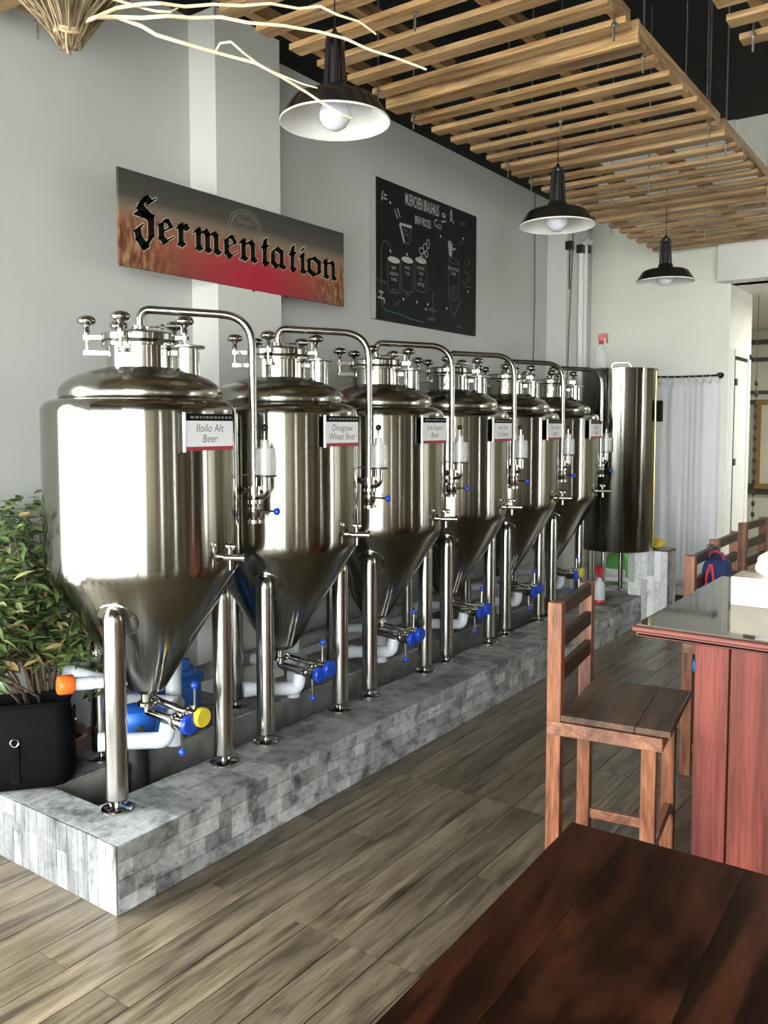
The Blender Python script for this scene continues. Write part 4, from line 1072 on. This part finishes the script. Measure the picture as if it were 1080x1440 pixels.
for k, pts in TW.items():
    P = [Vector(p) - Vector((-1.80, 1.245, 2.46)) for p in pts]
    if k in 'AB': P = [Vector((0.0, 0.0, 0.02))] + P
    n = len(P); r0 = {'A': 0.0050, 'B': 0.0055, 'C': 0.0050, 'D': 0.0034, 'E': 0.0040}[k]
    MB().tube(P, [r0 * (1 - 0.55 * i / n) for i in range(n)], 7).build('twig', M_twig, t0)


# ================================================================== cables and brackets in the far corner
for lb, pts in (('thin cable hanging down the left wall short of the far corner', [(-3.19, 6.62, 3.49), (-3.185, 6.63, 2.6), (-3.185, 6.60, 1.75)]),
                ('thin dark cable hanging down the far pilaster', [(-3.01, 7.02, 3.42), (-3.008, 6.98, 2.9), (-3.008, 6.93, 2.3), (-3.008, 6.91, 1.6)])):
    tag(MB().tube(pts, 0.006, 6).build('hanging_cable', plain('cable_grey', (0.16, 0.17, 0.14), 0.6)), lb, 'cable')
t0 = thing('white_conduit', 'white conduit pipes on far pilaster with black clamps at the top', 'conduit', (-3.02, 7.15, 0))
for y in (0.0, 0.09): MB().tube(fillet([(0.025, y, 1.5), (0.025, y, 3.14), (0.025, y + 0.12, 3.20)], 0.05, 5), 0.022, 12).build('conduit', M_white, t0)
for y, z in ((-0.26, 3.05), (-0.02, 3.06), (0.12, 3.08)):
    MB().box(0.0, 0.055, y - 0.03, y + 0.03, z, z + 0.07).build('clamp', M_blackp, t0, smooth=False)
for y in (-0.26, 0.12): MB().cyl((0.03, y, 3.08), (0.03, y, 2.72), 0.006, n=6).build('tail_wire', M_blackp, t0)


# ================================================================== bar counter
bc = thing('bar_counter', 'red-brown wooden bar counter with dark glossy glass top', 'counter', (-0.903, 2.598, 0))
MB().box(0.012, 1.30, 0.012, 1.06, 0.895, 0.926).build('top_slab', M_barx, bc, smooth=False)
for x0, x1, y0, y1 in ((0.010, 1.30, 0.010, 0.575), (0.010, 1.30, 0.578, 1.06)):
    MB().box(x0, x1, y0, y1, 0.926, 0.932).build('glass_sheet', M_glass_top, bc, smooth=False)
# moulded edge: two rounded steps
for nm, o_, z0, z1 in (('edge_moulding', 0.0, 0.908, 0.927), ('edge_moulding', 0.012, 0.892, 0.907)):
    MB().box(o_, 1.31, o_, o_ + 0.03, z0, z1).build(nm, M_barx, bc, smooth=False, bevel=0.005)
    MB().box(o_, o_ + 0.03, o_ + 0.03, 1.07, z0, z1).build(nm, M_barx, bc, smooth=False, bevel=0.005)
bx = 0.183
x = bx
for k, w in enumerate((0.105, 0.155, 0.15, 0.155, 0.15, 0.155, 0.15)):
    MB().box(x, x + w - 0.006, 0.052, 0.072, 0.0, 0.893).build('front_board', M_bar, bc, smooth=False, bevel=0.003)
    x += w
y = 0.075
for k in range(6):
    MB().box(bx, bx + 0.02, y, y + 0.152, 0.0, 0.893).build('side_board', M_bar, bc, smooth=False, bevel=0.003)
    y += 0.158
MB().box(bx + 0.022, 1.22, 0.074, 1.0, 0.001, 0.890).build('carcass', M_brown, bc, smooth=False)

# box of tissue on the counter
M_kraft = plain('pale_wood_box', (0.74, 0.66, 0.52), 0.5, var=0.1, scale=8)
t0 = thing('tissue_box', 'pale wooden tissue box on the bar counter with white tissue coming out', 'box', (-0.722, 3.085, 0.9325), 0.0)
MB().box(0, 0.27, 0, 0.012, 0, 0.092).build('front', M_kraft, t0, smooth=False)
MB().box(0, 0.012, 0.012, 0.15, 0, 0.092).box(0.258, 0.27, 0.012, 0.15, 0, 0.092).box(0.012, 0.258, 0.138, 0.15, 0, 0.092).build('side', M_kraft, t0, smooth=False)
MB().box(0, 0.10, 0.0, 0.15, 0.0922, 0.098).box(0.17, 0.27, 0.0, 0.15, 0.0922, 0.098).box(0.10, 0.17, 0.0, 0.055, 0.0922, 0.098).box(0.10, 0.17, 0.095, 0.15, 0.0922, 0.098).build('lid', M_kraft, t0, smooth=False)
rng = random.Random(8)
vs = []; fs = []; nr, nt_ = 9, 22
for i in range(nr):
    s = i / (nr - 1); r = 0.010 + 0.048 * math.sin(PI * min(0.97, 0.12 + s * 0.88) ** 1.15) ** 0.8 * (1 if s > 0.15 else 0.45)
    for k in range(nt_):
        a = 2 * PI * k / nt_
        rr_ = r * (1 + 0.20 * math.sin(3 * a + 3 * s) + 0.12 * math.sin(7 * a - 2 * s)) + rng.uniform(-0.003, 0.003)
        vs.append((0.118 + rr_ * math.cos(a), 0.075 + rr_ * 0.85 * math.sin(a), 0.088 + 0.098 * s + 0.010 * math.sin(4 * a + 1) * s * (1 - s) * 3 + rng.uniform(-0.003, 0.003)))
for i in range(nr - 1):
    for k in range(nt_): fs.append((i * nt_ + k, i * nt_ + (k + 1) % nt_, (i + 1) * nt_ + (k + 1) % nt_, (i + 1) * nt_ + k))
fs.append(tuple((nr - 1) * nt_ + k for k in range(nt_)))
o = MB().add(vs, fs).build('tissue', plain('tissue_paper', (0.86, 0.86, 0.85), 0.9), t0, ang=180)
t0 = thing('sauce_bottle', 'small clear glass shaker with metal lid behind tissue box', 'shaker', (-0.66, 3.42, 0.9325))
MB().lathe([(0.022, 0), (0.024, 0.004), (0.024, 0.07), (0.019, 0.08)], 18).build('jar', clear_plastic('shaker_glass', alpha=0.45), t0)
MB().lathe([(0.020, 0.08), (0.021, 0.082), (0.021, 0.10), (0.012, 0.108), (0, 0.109)], 18).build('lid', M_chrome, t0)


# ================================================================== bar stools
def make_stool(label, loc, rz, group='wooden bar stools along the counter'):
    t0 = thing('bar_stool', label, 'stool', loc, rz, group)
    Wd, ht = 0.452, 0.985
    for v in (0.0, Wd - 0.045):
        MB().box(0, 0.046, v, v + 0.045, 0, ht).build('back_post', M_stool, t0, smooth=False, bevel=0.002)
    for z0, z1 in ((0.940, 0.984), (0.832, 0.880), (0.722, 0.775)):
        MB().box(0.022, 0.044, 0.046, Wd - 0.046, z0, z1).build('back_rail', M_stoold, t0, smooth=False, bevel=0.002)
    u = 0.030
    for k, w in enumerate((0.252, 0.108)):
        x0 = u + 0.018 if k == 0 else u
        z = 0.622
        MB().box(x0, u + w - 0.0015, -0.004, Wd + 0.004, z - 0.020, z).build('seat_board', M_seat, t0, smooth=False, bevel=0.002)
        u += w
    for v in (-0.003, Wd - 0.037):
        MB().box(0.002 if v < 0 else 0.047, 0.365, v - (0.001 if v < 0 else 0), v + 0.04, 0.553, 0.597).build('side_apron', M_stoolx, t0, smooth=False, bevel=0.002)
    MB().box(0.335, 0.365, 0.04, Wd - 0.04, 0.553, 0.597).build('front_apron', M_stoolx, t0, smooth=False, bevel=0.002)
    for v in (0.002, Wd - 0.05):
        MB().box(0.300, 0.345, v, v + 0.045, 0, 0.553).build('front_leg', M_stool, t0, smooth=False, bevel=0.002)
    for v in (0.012, Wd - 0.035):
        MB().box(0.046, 0.300, v, v + 0.024, 0.105, 0.14).build('side_stretcher', M_stoolx, t0, smooth=False, bevel=0.002)
    MB().box(0.31, 0.335, 0.047, Wd - 0.05, 0.19, 0.225).build('foot_rest', M_stoolx, t0, smooth=False, bevel=0.002)
    return t0


st = make_stool('nearest wooden bar stool with slatted back, between plinth and counter', (-1.148, 2.512, 0), math.radians(8.5))
for lb, loc, rz in (('wooden bar stool with the navy backpack hung on its back', (-1.085, 3.78, 0), math.radians(2)),
                    ('wooden bar stool just beyond the one carrying the backpack', (-1.14, 4.39, 0), math.radians(0)),
                    ('wooden bar stool third beyond the near stool, behind the tissue box', (-1.205, 5.27, 0), math.radians(-4)),
                    ('wooden bar stool farthest away near opening to back room', (-1.16, 6.2, 0), math.radians(3))):
    c = copy_tree(st); c.location = loc; c.rotation_euler = (0, 0, rz); c['label'] = lb

# backpack on the second stool
bpk = thing('backpack', 'small navy blue backpack with red zip pulls hung on stool back', 'backpack', (-1.02, 4.085, 0.70))
M_navy = plain('navy_fabric', (0.018, 0.03, 0.12), 0.8, var=0.3, scale=60, bump=0.3)
M_navy2 = plain('navy_fabric_side', (0.02, 0.04, 0.20), 0.8, var=0.3, scale=60, bump=0.3)
MB().sph((0, 0, 0.115), 0.1, 24, 14, (0.62, 0.85, 1.35), e=0.6).build('body', M_navy, bpk)
MB().sph((0, -0.075, 0.075), 0.075, 20, 12, (0.8, 0.6, 0.95), e=0.6).build('front_pocket', M_navy2, bpk)
MB().tube([(-0.035, -0.03, 0.235), (-0.03, -0.03, 0.268), (0.0, -0.03, 0.278), (0.03, -0.03, 0.265), (0.035, -0.03, 0.235)], 0.008, 8).build('grab_handle', plain('red_piping', (0.25, 0.03, 0.06), 0.7), bpk)
tag(MB().tube([(-0.005, -0.100, 0.225), (-0.020, -0.116, 0.17), (-0.016, -0.122, 0.125)], 0.006, 8).tube([(0.0, -0.100, 0.225), (0.012, -0.116, 0.17), (0.016, -0.122, 0.12)], 0.006, 8)
    .build('zip_pull', plain('red_cord', (0.55, 0.03, 0.03), 0.6), bpk), 'red cord zip pulls')
MB().tube([(0.0, 0.085, 0.22), (-0.045, 0.11, 0.28), (-0.055, 0.10, 0.285), (-0.062, 0.06, 0.2)], 0.009, 8).build('shoulder_strap', M_navy, bpk)
o = MB().sph((-1.042, 3.80, 0.497), 0.026, 14, 10, (0.9, 0.6, 1.15), e=0.8).cyl((-1.042, 3.80, 0.52), (-1.042, 3.80, 0.5525), 0.004, n=6).build('blue_pouch', plain('bright_blue_cloth', (0.03, 0.22, 0.65), 0.6))
tag(o, 'tiny bright blue pouch hanging below stool seat at the bar counter edge', 'pouch')

# ================================================================== foreground table
tt = thing('dining_table', 'dark red-brown plank dining table in the foreground', 'table', (-0.665, 1.585, 0), math.radians(1.6))
x = 0.0
for k, w in enumerate((0.115, 0.215, 0.20, 0.21, 0.20, 0.16)):
    MB().box(x, x + w - (0.0008 if k == 0 else 0.0002), -1.75, 0, 0.715, 0.75).build('top_plank', M_tabletop, tt, smooth=False, bevel=0.0006)
    x += w
for lx, ly in ((0.06, -0.14), (0.97, -0.14), (0.06, -1.68), (0.97, -1.68)):
    MB().box(lx, lx + 0.07, ly, ly + 0.07, 0, 0.655).build('leg', M_stoold, tt, smooth=False, bevel=0.003)
MB().box(0.06, 1.04, -0.11, -0.085, 0.655, 0.714).box(0.06, 1.04, -1.66, -1.635, 0.655, 0.714).box(0.08, 0.105, -1.635, -0.11, 0.655, 0.714).box(1.0, 1.025, -1.635, -0.11, 0.655, 0.714).build('apron', M_stoold, tt, smooth=False)


# ================================================================== black tote bag on the plinth corner
tb_ = thing('tote_bag', 'black leather tote bag standing on the tiled plinth under the shrub', 'bag', (-2.905, 1.735, ZP), math.radians(50))
M_leather = plain('black_leather', (0.004, 0.004, 0.005), 0.6, var=0.3, scale=90, bump=0.15, spec=0.04)


def rrect(hx_, hy_, r, n=5):
    out = []
    for cx, cy, a0 in ((hx_ - r, hy_ - r, 0), (-hx_ + r, hy_ - r, PI / 2), (-hx_ + r, -hy_ + r, PI), (hx_ - r, -hy_ + r, 1.5 * PI)):
        for k in range(n + 1):
            a = a0 + PI / 2 * k / n; out.append((cx + r * math.cos(a), cy + r * math.sin(a)))
    return out


levels = [(0.170, 0.085, 0.06, 0.0), (0.185, 0.10, 0.07, 0.015), (0.19, 0.108, 0.07, 0.06), (0.186, 0.105, 0.06, 0.15), (0.178, 0.09, 0.05, 0.24), (0.170, 0.072, 0.045, 0.305), (0.172, 0.074, 0.045, 0.318), (0.166, 0.066, 0.04, 0.318), (0.160, 0.06, 0.04, 0.26)]
vs = []; fs = []; m = None
for (hx_, hy_, r_, z) in levels:
    pr_ = rrect(hx_, hy_, r_); m = len(pr_)
    for (x, y) in pr_:
        dip = 0.012 * math.cos(x / 0.19 * 1.5) if z > 0.2 else 0
        vs.append((x, y, z - dip))
for i in range(len(levels) - 1):
    for k in range(m): fs.append((i * m + k, i * m + (k + 1) % m, (i + 1) * m + (k + 1) % m, (i + 1) * m + k))
fs.append(tuple(range(m - 1, -1, -1))); fs.append(tuple((len(levels) - 1) * m + k for k in range(m)))
MB().add(vs, fs).build('body', M_leather, tb_, ang=60)
MB().tube([(p[0] * 1.01, p[1] * 1.01, 0.312 - 0.012 * math.cos(p[0] / 0.19 * 1.5)) for p in rrect(0.173, 0.075, 0.045) + [rrect(0.173, 0.075, 0.045)[0]]], 0.006, 8).build('rim_piping', M_leather, tb_)
MB().box(-0.02, 0.01, -0.1125, -0.103, 0.03, 0.17).build('strap_tab', M_leather, tb_, smooth=False, bevel=0.003)
MB().tube([(-0.005 + 0.014 * math.cos(s), -0.112, 0.185 + 0.014 * math.sin(s)) for s in [i * PI / 8 for i in range(17)]], 0.003, 8).build('buckle_ring', M_chrome, tb_)
MB().box(0.182, 0.192, -0.02, 0.02, 0.16, 0.27).build('side_tab', M_leather, tb_, smooth=False, bevel=0.003)
MB().sph((0.192, 0.0, 0.22), 0.008, 10, 6).build('stud', M_chrome, tb_)
# ================================================================== potted shrub
pot = thing('potted_shrub', 'leafy green shrub in brown clay bowl by the left wall', 'plant', (-2.965, 1.875, ZP))
MB().lathe([(0.09, 0.0), (0.10, 0.005), (0.135, 0.06), (0.15, 0.10), (0.157, 0.118), (0.152, 0.128), (0.142, 0.122), (0.135, 0.085), (0.0, 0.08)], 36).build('pot', plain('brown_clay', (0.20, 0.085, 0.045), 0.45, var=0.2, scale=12), pot)
MB().lathe([(0.136, 0.09), (0.08, 0.095), (0, 0.10)], 24, cap=False).build('soil', plain('soil', (0.03, 0.022, 0.015), 0.95, var=0.4, scale=60, bump=0.6), pot)
rng = random.Random(33)


def leaf_mat(name, use_island):
    m, nt, b = nmat(name); L = nt.links.new
    if use_island: g_ = N(nt, 'ShaderNodeNewGeometry'); src = g_.outputs['Random Per Island']
    else: g_ = N(nt, 'ShaderNodeObjectInfo'); src = g_.outputs['Random']
    r = ramp(nt, [(0.0, (0.03, 0.06, 0.022)), (0.35, (0.075, 0.125, 0.04)), (0.65, (0.135, 0.19, 0.065)), (0.86, (0.23, 0.25, 0.09)), (1.0, (0.32, 0.20, 0.10))])
    L(src, r.inputs[0]); L(r.outputs[0], b.inputs['Base Color']); b.inputs['Roughness'].default_value = 0.4
    b.inputs['Specular IOR Level'].default_value = 0.4
    return m


M_leaf = leaf_mat('leaf_green', False); M_leafs = leaf_mat('leaf_green_mass', True)
M_stem = plain('bark', (0.10, 0.07, 0.045), 0.85, var=0.3, scale=40)


def leaf_geo(Lf, Wf, bend):
    st_ = [0, 0.18, 0.42, 0.70, 1.0]; wd = [0.06, 0.62, 1.0, 0.66, 0.02]
    vs = []; fs = []
    for s, w in zip(st_, wd):
        z = -bend * Lf * s * s
        vs += [(-w * Wf / 2, s * Lf, z + 0.18 * w * Wf), (0, s * Lf, z), (w * Wf / 2, s * Lf, z + 0.18 * w * Wf)]
    for i in range(4):
        a = i * 3
        fs += [(a, a + 1, a + 4, a + 3), (a + 1, a + 2, a + 5, a + 4)]
    return vs, fs


LEAF = []
for Lf, Wf, bd_ in ((0.072, 0.022, 0.15), (0.062, 0.021, 0.35), (0.080, 0.024, 0.25)):
    v, f = leaf_geo(Lf, Wf, bd_); LEAF.append(MB().add(v, f).mesh('leaf', M_leaf, ang=70))
# skeleton
tips = []
base0 = Vector((0, 0, 0.10))
b = MB()
pw = Vector(pot.location)


def ok(p):
    w = p + pw
    if w.x < XW + 0.03 or w.z < ZP + 0.12: return False
    hx_, hy_ = w.x - F_POS[0][0], w.y - F_POS[0][1]; h = math.hypot(hx_, hy_); zl = w.z - ZP
    rt = 0.37 if zl > 0.78 else max(0.06, 0.08 + (zl - 0.35) * 0.64)
    if h < rt + 0.02: return False
    if zl < 0.42 and math.hypot(w.x + 2.875, w.y - 1.735) < 0.24: return False
    return True


for k in range(34):
    a = rng.uniform(0, 2 * PI)
    top = Vector((rng.gauss(-0.02, 0.13), rng.gauss(-0.16, 0.20), rng.uniform(0.42, 0.98)))
    if not ok(top): continue
    mid = Vector((top.x * 0.35 + rng.uniform(-0.03, 0.03), top.y * 0.35 + rng.uniform(-0.03, 0.03), 0.10 + (top.z - 0.1) * 0.55))
    b.tube([base0 + Vector((rng.uniform(-0.03, 0.03), rng.uniform(-0.03, 0.03), -0.01)), mid, top], [0.008, 0.005, 0.002], 5)
    tips.append((mid, top))
for top in (Vector((0.10, 0.06, 0.30)), Vector((0.16, 0.10, 0.38)), Vector((0.20, 0.0, 0.62)), Vector((0.13, 0.03, 0.52)), Vector((-0.02, -0.05, 1.03)), Vector((-0.06, -0.14, 1.0)), Vector((0.08, -0.05, 0.72))):
    mid = top * 0.5 + Vector((0, 0, 0.08))
    b.tube([base0, mid, top], [0.006, 0.004, 0.002], 5); tips.append((mid, top)); tips.append((mid, top))
b.build('stem', M_stem, pot)
spots = []
while len(spots) < 2600:
    mid, top = rng.choice(tips)
    s = rng.random() ** 0.6
    p = mid.lerp(top, s) + Vector((rng.gauss(0, 0.045), rng.gauss(0, 0.045), rng.gauss(0, 0.035)))
    if not ok(p): continue
    az_ = rng.uniform(0, 2 * PI); el = rng.uniform(-0.5, 0.7)
    spots.append((p, az_, el, rng.uniform(-0.7, 0.7), rng.uniform(0.75, 1.15), rng.randrange(3)))
eye = Vector((0, 0, 1.55)) - pw
spots.sort(key=lambda s: (s[0] - eye).length)
bs_ = MB()
cnt = 0
for p, az_, el, ro, sc_, kd in spots:
    dvec = Vector((-math.sin(az_) * math.cos(el), math.cos(az_) * math.cos(el), math.sin(el)))
    if not ok(p + dvec * 0.075): continue
    if cnt < 295:
        o = put('leaf', LEAF[kd], pot, p, (el, ro, az_)); o.scale = (sc_,) * 3; cnt += 1
    else:
        v, f = leaf_geo(0.07 * sc_, 0.022 * sc_, 0.25)
        Mq = Matrix.Translation(p) @ (Matrix.Rotation(az_, 4, 'Z') @ Matrix.Rotation(ro, 4, 'Y') @ Matrix.Rotation(el, 4, 'X'))
        bs_.add(v, f, Mq)
me = bpy.data.meshes.new('foliage'); me.from_pydata(bs_.v, [], bs_.f); me.shade_smooth(); me.materials.append(M_leafs)
o = put('foliage', me, pot); o['kind'] = 'stuff'

# ================================================================== back room contents
fr = thing('picture_frame', 'tall brown framed mirror on the far back room wall', 'frame', (-2.54, 11.90, 0.74))
MB().box(0, 0.07, -0.03, 0.028, 0, 1.16).box(1.0, 1.07, -0.03, 0.028, 0, 1.16).box(0.07, 1.0, -0.03, 0.028, 0, 0.07).box(0.07, 1.0, -0.03, 0.028, 1.09, 1.16).build('moulding', plain('frame_brown', (0.20, 0.12, 0.04), 0.35), fr, smooth=False)
MB().box(0.07, 1.0, -0.005, 0.02, 0.07, 1.09).build('panel', plain('picture_panel', (0.50, 0.48, 0.36), 0.2, var=0.1, scale=2), fr, smooth=False)
tag(MB().lathe([(0.03, 0), (0.25, 0.0), (0.25, 0.02), (0.04, 0.05), (0.035, 0.68), (0.42, 0.70), (0.43, 0.71), (0.43, 0.73), (0, 0.735)], 32, (-0.95, 10.2, 0)).build('round_table', M_brown), 'round brown table in the dim back room', 'table')
t0 = thing('bead_string', 'string of small dark ornaments hanging at edge of back room opening', 'ornament', (-1.86, 8.70, 0.5))
for k in range(14): MB().sph((0, 0, 0.10 + k * 0.105), 0.018, 8, 6, (1, 1, 1.6)).build('bead', M_blackp, t0)
MB().cyl((0, 0, 0.08), (0, 0, 2.29), 0.003, n=5).build('string', M_blackp, t0)
t0 = thing('fill_light_fixture', 'flat housing added over the back room fill light', 'lamp', (-0.6, 9.4, 2.74))  # made-up fixture to go with the back-room fill light
MB().box(-0.62, 0.62, -0.17, 0.17, 0.0, 0.055).build('housing', M_white, t0, smooth=False)
